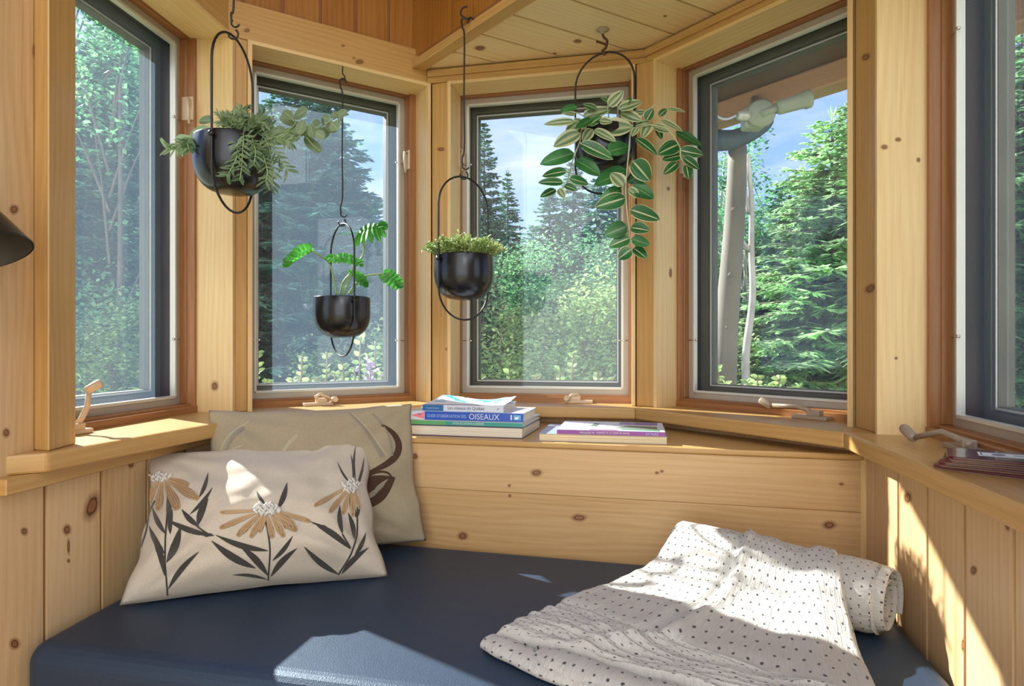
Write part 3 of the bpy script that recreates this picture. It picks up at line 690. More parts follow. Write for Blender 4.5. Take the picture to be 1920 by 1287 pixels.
for pts in ([(303, 1222), (285, 1000), (288, 860), (300, 700)], [(905, 1120), (918, 930), (905, 830), (882, 740)], [(1325, 1085), (1400, 970), (1440, 850), (1440, 740)], [(1400, 925), (1350, 840)], [(140, 920), (175, 820), (190, 700), (225, 640)], [(430, 735), (470, 790), (560, 850)]):
    strokes(mbs[zone(pts[0][0])], fr_, pts, 3.2, cv, 0, .0011)
for mb in mbs: mb.build('leaf_embroidery', 'dark_thread', fp)
mbs = [MB(), MB(), MB()]
pet = [((245,520),(150,700),48),((265,525),(245,700),50),((285,525),(365,695),66),((300,515),(490,630),56),((300,505),(430,545),40),
 ((820,700),(615,710),22),((830,715),(612,805),34),((850,725),(718,852),40),((870,730),(800,862),36),((890,735),(850,830),30),((900,735),(932,865),40),((925,730),(1000,858),40),((945,725),(1078,820),48),((960,715),(1060,780),34),((965,705),(1162,765),30),((940,715),(985,760),24),
 ((1365,565),(1180,672),30),((1375,580),(1270,712),34),((1390,590),(1352,722),34),((1405,590),(1415,735),34),((1425,585),(1455,690),26)]
for a, b, w in pet:
    mb = mbs[zone(a[0])]
    patch(mb, fr_, a, b, w/3.2, cv, 1, 0, 0, .0009)
    A_, B_ = Vector(a), Vector(b); d = (B_-A_); n = Vector((-d.y, d.x)).normalized()
    for kk in (.30, .12):   # corded loops
        loop = [A_ + d*(.5-.5*math.cos(x/18*math.pi)) *(.98 if kk > .2 else .85) + n*(w*kk*1.15*leafshape((x/18), 1)) for x in range(19)]
        loop2 = [A_ + d*(.5-.5*math.cos(x/18*math.pi))*(.98 if kk > .2 else .85) - n*(w*kk*1.15*leafshape((x/18), 1)) for x in range(19)]
        for lp in (loop, loop2): mb.tube([fr_.front(*fr_.inv(cv(q)), .0016) for q in lp], .0010, 5, 1)
tcord = plain('tan_cord', (0.46, 0.32, 0.18), .9)
for mb in mbs: mb.build('petal_embroidery', ['tan_thread', tcord], fp)
for (cx_, cy_, rx, ry, n, an) in ((253, 503, 64, 24, 16, .05), (893, 694, 82, 34, 30, 0), (1400, 558, 50, 38, 22, -.4)):
    mb = MB()
    for i in range(n):
        r_ = math.sqrt((i+.5)/n); t = i*2.399; x = rx*r_*math.cos(t); y = ry*r_*math.sin(t)
        x, y = x*math.cos(an)-y*math.sin(an), x*math.sin(an)+y*math.cos(an)
        st = fr_.inv(cv((cx_+x, cy_+y))); p = fr_.front(*st, .0015); q = fr_.front(*(st+Vector((.013*(1 if i % 2 else -1), .02))), .003)
        mb.tube([p-(q-p)*.8, p, q, q+(q-p)*.8], [.0010, .0026, .0026, .001], 6)
    mb.build('flower_head_braid', 'white_thread', fp)

# ================================================================ muslin blanket
def gauze():
    m, nt, b, o = newmat('gauze')
    b.inputs['Roughness'].default_value = 0.95; b.inputs['Specular IOR Level'].default_value = 0.1; b.inputs['Sheen Weight'].default_value = 0.2
    t = N(nt, 'ShaderNodeTexCoord'); mp = N(nt, 'ShaderNodeMapping'); mp.inputs['Scale'].default_value = (74, 90, 1); Lk(nt, t.outputs['UV'], mp.inputs[0])
    wob = N(nt, 'ShaderNodeTexNoise', i_Scale=60, i_Detail=1); Lk(nt, t.outputs['UV'], wob.inputs['Vector'])
    ws = N(nt, 'ShaderNodeVectorMath', operation='SCALE'); ws.inputs['Scale'].default_value = 0.55; Lk(nt, wob.outputs['Color'], ws.inputs[0])
    ad = N(nt, 'ShaderNodeVectorMath', operation='ADD'); Lk(nt, mp.outputs[0], ad.inputs[0]); Lk(nt, ws.outputs[0], ad.inputs[1])
    s = N(nt, 'ShaderNodeSeparateXYZ'); Lk(nt, ad.outputs[0], s.inputs[0])
    fy = N(nt, 'ShaderNodeMath', operation='FLOOR'); Lk(nt, s.outputs['Y'], fy.inputs[0])
    hf = N(nt, 'ShaderNodeMath', operation='MULTIPLY'); hf.inputs[1].default_value = 0.5; Lk(nt, fy.outputs[0], hf.inputs[0])
    xx = N(nt, 'ShaderNodeMath', operation='ADD'); Lk(nt, s.outputs['X'], xx.inputs[0]); Lk(nt, hf.outputs[0], xx.inputs[1])
    cx = N(nt, 'ShaderNodeMath', operation='FRACT'); Lk(nt, xx.outputs[0], cx.inputs[0]); cyy = N(nt, 'ShaderNodeMath', operation='FRACT'); Lk(nt, s.outputs['Y'], cyy.inputs[0])
    cmb = N(nt, 'ShaderNodeCombineXYZ'); Lk(nt, cx.outputs[0], cmb.inputs[0]); Lk(nt, cyy.outputs[0], cmb.inputs[1])
    sb = N(nt, 'ShaderNodeVectorMath', operation='SUBTRACT'); sb.inputs[1].default_value = (.5, .5, 0); Lk(nt, cmb.outputs[0], sb.inputs[0])
    le = N(nt, 'ShaderNodeVectorMath', operation='LENGTH'); Lk(nt, sb.outputs[0], le.inputs[0])
    lt = N(nt, 'ShaderNodeMapRange'); lt.inputs['From Min'].default_value = .09; lt.inputs['From Max'].default_value = .14; lt.inputs['To Min'].default_value = 1; lt.inputs['To Max'].default_value = 0; Lk(nt, le.outputs['Value'], lt.inputs['Value'])
    mx = N(nt, 'ShaderNodeMix', data_type='RGBA'); Lk(nt, lt.outputs[0], mx.inputs['Factor']); mx.inputs['A'].default_value = (.56, .56, .54, 1); mx.inputs['B'].default_value = (.07, .075, .085, 1)
    Lk(nt, mx.outputs['Result'], b.inputs['Base Color'])
    m2_ = N(nt, 'ShaderNodeMapping'); m2_.inputs['Scale'].default_value = (260, 30, 1); Lk(nt, t.outputs['UV'], m2_.inputs[0])
    n = N(nt, 'ShaderNodeTexNoise', i_Scale=1, i_Detail=4, i_Roughness=.7); Lk(nt, m2_.outputs[0], n.inputs['Vector'])
    bp = N(nt, 'ShaderNodeBump'); bp.inputs['Strength'].default_value = 1.0; bp.inputs['Distance'].default_value = 0.005; Lk(nt, n.outputs['Fac'], bp.inputs['Height']); Lk(nt, bp.outputs[0], b.inputs['Normal'])
    return m
M['gauze'] = gauze()
bl_ = thing('blanket', W(.35, 1.15, SEAT), 'cream muslin blanket with small dark dots, rolled at the back and spread over the seat', 'blanket')
rA, rB = Vector((.372, 1.395)), Vector((.640, 1.125))      # roll axis on plan
sA, sB = Vector((.372, 1.395)), Vector((.600, 1.165))      # the part of the roll the sheet leaves from
eC, eD = Vector((-.035, 1.085)), Vector((.47, .76))
axd = (rB-rA).normalized()
RR = .063
def fbm(x, y, z=0): return noise.noise(Vector((x, y, z)))*.6+noise.noise(Vector((x*2.1, y*2.1, z+4)))*.3+noise.noise(Vector((x*4.3, y*4.3, z+9)))*.15
def sheet(u, v, lift=0.0):
    ax = sA.lerp(sB, u); far = eC.lerp(eD, u)
    if u < .5: far = far  # leading edge bows
    d = far-ax; L = d.length; d.normalize()
    lat = axd
    # profile: behind the roll, over it, down, then out flat
    prof = [(-.066, .0), (-.072, .035), (-.058, .085), (-.02, .122), (.022, .124), (.062, .098), (.105, .070), (.165, .055), (.26, .047), (.36, .043)]
    if v < .5:
        s = v/.5*(len(prof)-1); i = min(int(s), len(prof)-2); t = s-i
        p0, p1, p2, p3 = prof[max(i-1, 0)], prof[i], prof[i+1], prof[min(i+2, len(prof)-1)]
        cr_ = lambda a, b, c, e: .5*((2*b)+(c-a)*t+(2*a-5*b+4*c-e)*t*t+(3*b-a-3*c+e)*t**3)
        o, h = cr_(p0[0], p1[0], p2[0], p3[0]), cr_(p0[1], p1[1], p2[1], p3[1])
    else:
        t = (v-.5)/.5; o = .36 + (L-.36)*min(1, t/.94); h = .043-.006*t
        if t > .94: h *= math.cos((t-.94)/.06*math.pi/2)
    sc_ = 1.0
    q = ax + d*o
    wob = fbm(u*3.2, v*4.0, 1)
    q = q + axd*(.012*noise.noise(Vector((v*6, u*1.5, 2))) if v > .2 else 0)
    folds = .010*fbm(u*2.2+v*1.5, v*9, 7) + .0065*math.sin((u*14+v*5+3*noise.noise(Vector((u*2, v*3, 5)))))*max(0, noise.noise(Vector((u*3, v*2, 8)))+.35)
    crease = -.010*math.exp(-((u-.33-.10*math.sin(v*5))/.028)**2)*(1 if .1 < v < .75 else .3) + .007*math.exp(-((u-.38-.10*math.sin(v*5))/.03)**2)
    ridge = .004*math.sin(v*70+4*noise.noise(Vector((u*3, v*4, 1))))*(.4+.6*max(0, noise.noise(Vector((u*4, v*3, 11)))+.3)) if v > .3 else 0
    k = min(1, h/.03)
    crk = .0022*noise.noise(Vector((u*9, v*46, 13)))+.0016*noise.noise(Vector((u*26, v*60, 23)))
    hh = max(0.0, h + (folds*1.7+crease+ridge+crk)*k*1.0)
    # edges roll down to the seat
    e = min(u, 1-u); er = min(1, e/.035)
    hh *= math.sqrt(max(0, 1-(1-er)**2)) if er < 1 else 1
    return W(q.x, q.y, SEAT+.001+hh+lift)
mb = MB(); mb.grid(lambda u, v: sheet(u, v), 110, 190, 0, uvf=lambda u, v: (u*.34, v*.62))
mb.build('top_layer', 'gauze', bl_)
# lower folded layers peeking out along the front left edge
def fold_tube(pts, r, name):
    mb = MB(); P = []
    for i in range(len(pts)-1):
        for k in range(14): P.append(Vector(pts[i]).lerp(Vector(pts[i+1]), k/14))
    P.append(Vector(pts[-1]))
    seg = 14; base = len(mb.v); n = len(P)
    for i, p in enumerate(P):
        d = (P[min(i+1, n-1)]-P[max(i-1, 0)]).normalized(); nx = Vector((d.y, -d.x))
        rr = r*(1+.25*noise.noise(Vector((i*.21, 3.3, r*40)))); 
        for k in range(seg+1):
            a = math.pi*(k/seg)*1.5-.35*math.pi
            x = math.cos(a)*rr*1.9; y = math.sin(a)*rr+rr*.75
            q = p + nx*(x + .010*noise.noise(Vector((i*.1, 7, 0))))
            mb.v.append(tuple(W(q.x, q.y, SEAT+.001+max(0, y))))
    for i in range(n-1):
        for k in range(seg):
            a = base+i*(seg+1)+k; mb.f.append((a, a+1, a+seg+2, a+seg+1))
            mb.uv.append([(i*.006, k*.004), (i*.006, (k+1)*.004), ((i+1)*.006, (k+1)*.004), ((i+1)*.006, k*.004)]); mb.mi.append(0); mb.sm.append(True)
    return mb.build(name, 'gauze', bl_)
fold_tube([(-.038, 1.075), (.05, .985), (.16, .90), (.33, .80)], .012, 'lower_fold')
fold_tube([(.045, 1.012), (.13, .945), (.24, .875), (.38, .80)], .016, 'upper_fold')
# the roll with its spiral end
mb = MB()
def rollpt(s, a, r):
    c = rA.lerp(rB, s); n = Vector((axd.y, -axd.x))
    rr = r*(1+.05*noise.noise(Vector((a*1.3, s*4, 2)))+.02*noise.noise(Vector((a*5, s*9, 6))))
    q = c + n*(math.cos(a)*rr); return W(q.x, q.y, SEAT+.001+RR*.97+math.sin(a)*rr*.97)
mb.grid(lambda u, v: rollpt(-.01+v*1.04, u*2*math.pi, RR*(1-.10*max(0, (v-.93)/.07)**2)), 48, 40, 0, uvf=lambda u, v: (u*.34, v*.33))
mb.build('roll', 'gauze', bl_)
mb = MB(); tt = 5.2*math.pi
def spir(u, v):
    a = u*tt; r = RR*(.13+.80*u) + v*RR*.14
    c = rB + axd*(.012 + .016*math.sin(v*math.pi) - .012*(1-u)); n = Vector((axd.y, -axd.x))
    rr = r*(1+.09*noise.noise(Vector((a*.9, 1, 1)))); q = c + n*(math.cos(a)*rr); return W(q.x, q.y, SEAT+.001+RR*.97+math.sin(a)*rr*.95)
mb.grid(spir, 150, 8, 0, uvf=lambda u, v: (u*.7, v*.02))
c_ = rB + axd*.006; 
def capf(u, v):
    a = u*2*math.pi; n = Vector((axd.y, -axd.x)); r = RR*.97*v; q = c_ + n*(math.cos(a)*r) + axd*(.008*noise.noise(Vector((math.cos(a)*v*3, math.sin(a)*v*3, 0)))); return W(q.x, q.y, SEAT+.001+RR*.97+math.sin(a)*r*.97)
mb.grid(capf, 36, 10, 0, uvf=lambda u, v: (u*.1, v*.06))
mb.build('roll_end', 'gauze', bl_)

# ================================================================ books
def textmesh(name, s, size, origin, xd, yd, mat, parent, align='LEFT', sx=1.0, bold=0.0):
    cu = bpy.data.curves.new(name, 'FONT'); cu.body = s; cu.size = size; cu.align_x = align; cu.offset = bold; cu.resolution_u = 3
    t = bpy.data.objects.new(name, cu); COL.objects.link(t); bpy.context.view_layer.update()
    me = bpy.data.meshes.new_from_object(t); bpy.data.objects.remove(t); bpy.data.curves.remove(cu)
    for v in me.vertices: v.co = origin + xd*(v.co.x*sx) + yd*v.co.y
    me.materials.clear(); me.materials.append(M[mat]); me.name = name
    o = bpy.data.objects.new(name, me); COL.objects.link(o); attach(o, parent); return o
def paper(name, col, lines=900):
    m, nt, b, o = newmat(name); b.inputs['Roughness'].default_value = .8
    t = N(nt, 'ShaderNodeTexCoord'); mp = N(nt, 'ShaderNodeMapping'); mp.inputs['Scale'].default_value = (2, 2, lines); Lk(nt, t.outputs['Object'], mp.inputs[0])
    n = N(nt, 'ShaderNodeTexNoise', i_Scale=1, i_Detail=3); Lk(nt, mp.outputs[0], n.inputs['Vector'])
    r = ramp(nt, [(.3, tuple(c*.62 for c in col)), (.65, col)]); Lk(nt, n.outputs['Fac'], r.inputs[0]); Lk(nt, r.outputs[0], b.inputs['Base Color']); return m
M['paper'] = paper('paper', (.78, .74, .64)); M['paper_cream'] = paper('paper_cream', (.80, .70, .48))
M['blue_cover'] = plain('blue_cover', (.015, .09, .50), .25); M['blue_dark'] = plain('blue_dark', (.02, .13, .36), .3); M['teal'] = plain('teal', (.03, .30, .27), .3)
M['green_cover'] = plain('green_cover', (.10, .36, .14), .3); M['ice'] = plain('ice', (.60, .66, .78), .3); M['white_ink'] = plain('white_ink', (.85, .87, .92), .5)
M['grey_ink'] = plain('grey_ink', (.12, .15, .18), .5); M['pale_blue_ink'] = plain('pale_blue_ink', (.35, .52, .85), .5); M['pink'] = plain('pink', (.75, .20, .28), .4)
M['navy_cover'] = plain('navy_cover', (.03, .03, .10), .35); M['purple'] = plain('purple', (.26, .05, .33), .3); M['sky_print'] = plain('sky_print', (.08, .42, .75), .3)
M['slate_cover'] = plain('slate_cover', (.28, .33, .45), .35); M['green_ink'] = plain('green_ink', (.05, .20, .10), .5); M['magenta'] = plain('magenta', (.62, .12, .45), .35)
LY = -.236
def book(name, label, p0, p1, depth, y0, th, cover, pages, spine_front=True, group=None, coverth=.0018, rnd=.0, top_print=None):
    """p0,p1: plan points of the front bottom edge, left to right; depth runs away from the camera"""
    a, b = Vector(p0), Vector(p1); d = (b-a).normalized(); n = Vector((-d.y, d.x))
    if n.y < 0: n = -n
    L = (b-a).length
    t = thing(name, W(*((a+b)/2), y0), label, 'book', group)
    def bx(mb, u0, u1, v0, v1, h0, h1, mi=0):
        c = a + d*((u0+u1)/2) + n*((v0+v1)/2)
        mb.obox(W(c.x, c.y, y0+(h0+h1)/2), Vector((d.x, d.y, 0))*((u1-u0)/2*S), Vector((n.x, n.y, 0))*((v1-v0)/2*S), UP*((h1-h0)/2*S), mi)
    mb = MB(); bx(mb, 0, L, 0, depth, 0, coverth); bx(mb, 0, L, 0, depth, th-coverth, th)
    if spine_front: bx(mb, 0, L, 0, coverth*1.2, coverth, th-coverth)
    else: bx(mb, 0, L, depth-coverth*1.2, depth, coverth, th-coverth)
    mb.build('cover', cover, t, bevel=.0007)
    mb = MB()
    if spine_front: bx(mb, .004, L-.004, coverth*1.2, depth-.004, coverth, th-coverth)
    else: bx(mb, .002, L-.002, .001, depth-coverth*1.2, coverth, th-coverth)
    mb.build('page_block', pages, t)
    t_ = dict(root=t, a=a, d=d, n=n, L=L, y0=y0, th=th, D=Vector((d.x, d.y, 0)), Nb=Vector((n.x, n.y, 0)), bx=bx)
    def on_spine(u, h, off=.0006): q = a + d*u - n*off; return W(q.x, q.y, y0+h)
    def on_top(u, v, off=.0004): q = a + d*u + n*v; return W(q.x, q.y, y0+th+off)
    t_['sp'] = on_spine; t_['tp'] = on_top
    def rect(mb, u0, u1, h0, h1, off=.0004, mi=0): mb.face([on_spine(u0, h0, off), on_spine(u1, h0, off), on_spine(u1, h1, off), on_spine(u0, h1, off)], None, mi)
    def trect(mb, pts, off=.0003, mi=0): mb.face([on_top(u, v, off) for u, v in pts], None, mi)
    t_['rect'] = rect; t_['trect'] = trect
    return t_
g1 = 'bird guides stacked on the ledge'
sd = Vector((.303, -.074)).normalized(); c1 = Vector((.0272, 1.632))
bk = lambda L, back=0.0, sh=0.0: (tuple(c1-sd*(L-sh)+Vector((-sd.y, sd.x))*back), tuple(c1+sd*sh+Vector((-sd.y, sd.x))*back))
# bottom: thick book, fore edge to the front with curved block
p0, p1 = bk(.335); B1 = book('book', 'thick book with navy covers and page edges showing, bottom of the left stack', p0, p1, .235, LY, .0285, 'navy_cover', 'paper', False, g1, .0022)
p0, p1 = bk(.322, .002); B2 = book('book', 'thin green book in the left stack, under the blue one', p0, p1, .225, LY+.0287, .0125, 'ice', 'paper', True, g1, .0014)
mb = MB(); B2['rect'](mb, 0, B2['L'], .0009, .0110); mb.build('spine_colour', 'teal', B2['root'])
mb = MB(); B2['rect'](mb, 0, .115, .0009, .0110, .0006); mb.build('spine_end_colour', 'green_cover', B2['root'])
textmesh('spine_title', 'SAVOIR RECONNAITRE & OBSERVER', .0085*S, B2['sp'](.133, .0032, .0009), B2['D'], UP, 'ice', B2['root'], sx=.62)
p0, p1 = bk(.318, .001, .002); B3 = book('book', 'bright blue bird guide with OISEAUX in large letters on its spine', p0, p1, .165, LY+.0414, .0240, 'ice', 'paper', True, g1, .0016)
mb = MB(); B3['rect'](mb, 0, B3['L'], .0011, .0232); mb.build('spine_colour', 'blue_cover', B3['root'])
mb = MB(); B3['rect'](mb, 0, .050, .0011, .0232, .0006, 0)
mb.face([B3['sp'](.012, .012, .0008), B3['sp'](.0495, .002, .0008), B3['sp'](.0495, .0222, .0008)], None, 1)
mb.face([B3['sp'](.030, .0145, .001), B3['sp'](.039, .0135, .001), B3['sp'](.040, .0165, .001), B3['sp'](.031, .0165, .001)], None, 2); mb.build('spine_picture', ['ice', 'pink', 'grey_ink'], B3['root'])
textmesh('spine_title', "GUIDE D'OBSERVATION DES", .0115*S, B3['sp'](.056, .0080, .0009), B3['D'], UP, 'pale_blue_ink', B3['root'], sx=.74)
textmesh('spine_word', 'OISEAUX', .0215*S, B3['sp'](.172, .0050, .0009), B3['D'], UP, 'ice', B3['root'], sx=.93)
mb = MB(); B3['rect'](mb, .292, .311, .006, .019, .0008, 0); B3['rect'](mb, .284, .288, .006, .019, .0008, 1); mb.build('spine_badge', ['sky_print', 'ice'], B3['root'])
mb = MB(); mb.face([B3['sp'](.295, .008, .0011), B3['sp'](.303, .008, .0011), B3['sp'](.307, .016, .0011), B3['sp'](.300, .013, .0011), B3['sp'](.296, .015, .0011)]); mb.build('badge_emblem', 'white_ink', B3['root'])
mb = MB(); B3['trect'](mb, [(.255, .02), (.31, .02), (.31, .13), (.27, .13)]); mb.build('cover_picture', plain('lilac', (.62, .50, .68), .3), B3['root'])
e1 = c1 - sd*.052; p1 = tuple(e1+Vector((-sd.y, sd.x))*.006); p0 = tuple(Vector(p1)-sd*.222)
B4 = book('book', 'small pale bird guide on top of the left stack, its cover curling', p0, p1, .150, LY+.0656, .0165, 'ice', 'paper', True, g1, .0010)
mb = MB(); B4['rect'](mb, 0, .058, .0004, .0161); mb.build('spine_band', 'blue_dark', B4['root'])
textmesh('spine_author', 'Suzanne Brûlotte', .0065*S, B4['sp'](.010, .0055, .0009), B4['D'], UP, 'pale_blue_ink', B4['root'], sx=.8)
textmesh('spine_title', 'Les oiseaux du Québec', .0125*S, B4['sp'](.070, .0048, .0009), B4['D'], UP, 'grey_ink', B4['root'], sx=.86)
mb = MB(); mb.face([B4['sp'](.204, .006, .0009), B4['sp'](.209, .0085, .0009), B4['sp'](.212, .010, .0009), B4['sp'](.207, .010, .0009)]); mb.build('spine_bird', 'blue_dark', B4['root'])
# curling cover of the top book
mb = MB()
def curl(u, v):
    x = .002+u*.218; y = .003+v*.148
    h = .0012+.013*v**1.6*(1-.75*math.sin(math.pi*min(1, u*1.02))) + .004*v*math.sin(u*7)*(1-u)
    return B4['tp'](x, y, h)
def prt(u, v): return (u, v)
mb.grid(curl, 30, 16, 0)
for i, f_ in enumerate(mb.f):
    u, v = mb.uv[i][0]
    q = noise.noise(Vector((u*5, v*3.5, 4)))
    mb.mi[i] = 1 if (v > .3 and q > .08 and u < .85) else (2 if (v > .4 and q < -.32) else 0)
mb.build('curled_cover', ['white_ink', 'sky_print', 'grey_ink'], B4['root'])
# right pile
g2 = 'guides laid flat right of the bird books'
B5 = book('book', 'cream-edged paperback lying flat under the purple guide', (.0665, 1.600), (.3745, 1.540), .205, LY, .0185, 'slate_cover', 'paper_cream', False, g2, .0008)
B6 = book('book', 'thin purple-spined guide with a photo cover lying upside down', (.1115, 1.5895), (.3685, 1.5395), .185, LY+.0187, .0118, 'ice', 'paper', True, g2, .0008)
mb = MB(); B6['rect'](mb, 0, B6['L'], .0006, .0106); mb.build('spine_colour', 'purple', B6['root'])
textmesh('spine_title', 'Guide du plein air au Québec  4e ÉDITION', .0072*S, B6['sp'](.178, .0078, .0009), -B6['D'], -UP, 'ice', B6['root'], sx=.95)
textmesh('spine_word', 'ESPACES', .0080*S, B6['sp'](.246, .0082, .0009), -B6['D'], -UP, 'pale_blue_ink', B6['root'], sx=1.0)
mb = MB(); tr = B6['trect']
tr(mb, [(.004, .01), (.25, .006), (.25, .18), (.004, .18)], .0003, 0); tr(mb, [(.08, .0), (.15, .0), (.15, .012), (.08, .012)], .0006, 1)
tr(mb, [(.01, .05), (.09, .05), (.09, .14), (.01, .14)], .0006, 2); tr(mb, [(.095, .05), (.135, .05), (.135, .1), (.095, .1)], .0006, 2); tr(mb, [(.075, .07), (.095, .07), (.098, .13), (.085, .14)], .0008, 3); tr(mb, [(.14, .05), (.245, .04), (.245, .09), (.17, .10)], .0006, 3)
tr(mb, [(.15, .02), (.25, .008), (.25, .035), (.16, .04)], .0006, 5); tr(mb, [(.15, .12), (.248, .12), (.248, .175), (.15, .175)], .0006, 4)
mb.build('cover_picture', ['ice', 'magenta', 'white_ink', plain('moss', (.12, .16, .13), .4), 'blue_cover', 'green_ink'], B6['root'])
textmesh('cover_title', 'québec', .024*S, B6['tp'](.07, .115, .0009), -B6['D'], -B6['Nb'], 'grey_ink', B6['root'], sx=1.0)

# ================================================================ coasters on the right sill
M['oxblood'] = plain('oxblood', (.085, .008, .022), .28, vary=.35, bscale=300, coat=.4); M['cork'] = plain('cork', (.22, .14, .09), .8)
def rrect(c, ang, lx, ly, r, n=4):
    out = []
    for cx, cy, a0 in ((lx/2-r, ly/2-r, 0), (-lx/2+r, ly/2-r, 90), (-lx/2+r, -ly/2+r, 180), (lx/2-r, -ly/2+r, 270)):
        for i in range(n+1):
            a = math.radians(a0+90*i/n); x, y = cx+r*math.cos(a), cy+r*math.sin(a)
            out.append((c[0]+x*math.cos(ang)-y*math.sin(ang), c[1]+x*math.sin(ang)+y*math.cos(ang)))
    return out
cst = ['bottom', 'second from the bottom', 'third from the bottom', 'top']
for i in range(4):
    c = (.706+.001*i, .9235-.004*i); ang = math.radians(-33-[16, 10, 4, 0][i])
    y0 = SY + .0062*i
    t = thing('coaster', W(c[0], c[1], y0), ('dark red square coaster with a white label, top of the stack on the right sill' if i == 3 else 'dark red square coaster on the right sill, %s of the stack' % cst[i]), 'coaster', 'dark red coasters on the right sill')
    mb = MB(); mb.prism([m2(p) for p in rrect(c, ang, .150, .098, .012)], Z(y0+.0022), Z(y0+.0060)); mb.build('face', 'oxblood', t, bevel=.0006)
    mb = MB(); mb.prism([m2(p) for p in rrect(c, ang, .147, .095, .011)], Z(y0+.0001), Z(y0+.0021)); mb.build('cork_back', 'cork', t)
    if i == 3:
        mb = MB(); lc = (c[0]+.004, c[1]+.0)
        mb.prism([m2(p) for p in rrect(lc, ang, .080, .040, .0008, 1)], Z(y0+.0061), Z(y0+.0063)); mb.build('label', 'white_ink', t)
        mb = MB()
        for k, (lx, ly) in enumerate(((.074, .034),)):
            o_, i_ = rrect(lc, ang, lx, ly, .0005, 1), rrect(lc, ang, lx-.003, ly-.003, .0005, 1); n_ = len(o_)
            for q in range(n_): mb.face([(*m2(o_[q]), Z(y0+.0065)), (*m2(o_[(q+1) % n_]), Z(y0+.0065)), (*m2(i_[(q+1) % n_]), Z(y0+.0065)), (*m2(i_[q]), Z(y0+.0065))])
        cx = (lc[0]-.016*math.cos(ang), lc[1]-.016*math.sin(ang))
        mb.prism([m2((cx[0]+.0075*math.cos(a)*1.2, cx[1]+.0075*math.sin(a))) for a in [x*math.pi/5 for x in range(10)]], Z(y0+.0064), Z(y0+.0066))
        mb.prism([m2(p) for p in rrect((lc[0]+.012*math.cos(ang), lc[1]+.012*math.sin(ang)), ang, .022, .004, .0005, 1)], Z(y0+.0064), Z(y0+.0066))
        mb.build('label_print', 'grey_ink', t)

# ================================================================ window cranks and locks
def crank(f, m, lean, arm, knob, parent, mat='hardware', t0=.062):
    """m: position of the spindle along the sill; path given in (m, t, Y) offsets"""
    t = thing('window_crank', f.P(m, t0, SY), None, None); t.name = 'window_crank'
    mb = MB()
    a, b = -.055, .035
    if lean < 0: a, b = -.035, .055
    fbox(mb, f, m+a, m+b, .040, t0+.014, SY, SY+.010); 
    c = f.P(m, t0, SY+.016); mb.obox(c, f.D*.014, f.Nn*.010, UP*.006)
    mb.build('base', mat, t, bevel=.002, bseg=2)
    pts = [f.P(m+q[0], t0+q[1], SY+q[2]) for q in arm]
    mb = MB(); mb.tube(pts, [.0046, .0050, .0048, .0046, .0042][:len(pts)] + [.005]*max(0, len(pts)-5), 10); mb.build('arm', mat, t)
    q0, q1 = [f.P(m+q[0], t0+q[1], SY+q[2]) for q in knob]
    mb = MB(); mb.tube([q0, q0.lerp(q1, .12), q0.lerp(q1, .85), q1], [.0055, .0075, .0082, .0072], 14); mb.build('knob', mat, t)
    t.parent = parent; t.matrix_parent_inverse = Matrix.Translation(parent.location).inverted()
    t.name = 'crank_handle'
    return t
# left window: handle standing up
crank(FC[0], .108, 1, [(0, 0, .018), (.012, .004, .03), (.024, .008, .055), (.026, .010, .088)], [(.020, .008, .088), (.046, .020, .104)], WIN[0])
crank(FC[1], .200, 1, [(-.012, 0, .014), (-.016, .002, .028), (-.004, .006, .036), (.030, .012, .018)], [(.032, .002, .016), (.034, .034, .020)], WIN[1])
crank(FC[2], .395, -1, [(.008, 0, .012), (.006, .004, .028), (-.012, .008, .026), (-.022, .012, .014)], [(-.022, .004, .014), (-.026, .032, .018)], WIN[2])
crank(FC[3], .430, 1, [(.0, 0, .014), (-.02, .004, .024), (-.045, .008, .030), (-.115, .012, .028)], [(-.110, .012, .026), (-.140, .014, .040)], WIN[3], 'hardware_dark')
crank(FC[4], .200, 1, [(.02, .0, .014), (-.012, .012, .024), (-.035, .022, .030), (-.085, .050, .012)], [(-.08, .050, .010), (-.118, .055, .026)], WIN[4], 'hardware_dark')
def lock(f, side, y, parent):
    m = -.004 if side < 0 else f.w+.004; s_ = 1 if side < 0 else -1
    mb = MB(); fbox(mb, f, m-.001, m+s_*.006 if s_ > 0 else m+.001, .006, .040, y-.035, y+.030) if s_ > 0 else fbox(mb, f, m-.006, m+.001, .006, .040, y-.035, y+.030)
    o = mb.build('lock_plate', 'hardware', parent, bevel=.002, bseg=2)
    mb = MB(); mb.tube([f.P(m+s_*.006, .024, y+.020), f.P(m+s_*.014, .030, y+.022), f.P(m+s_*.018, .034, y-.01), f.P(m+s_*.014, .034, y-.048)], [.004, .0045, .004, .003], 8)
    h = mb.build('lock_lever', 'hardware', o); h.parent = o; h.matrix_parent_inverse = Matrix.Identity(4)
lock(FC[0], 1, .655, WIN[0]); lock(FC[1], 1, .63, WIN[1]); lock(FC[2], -1, .64, WIN[2]); lock(FC[3], -1, .56, WIN[3])

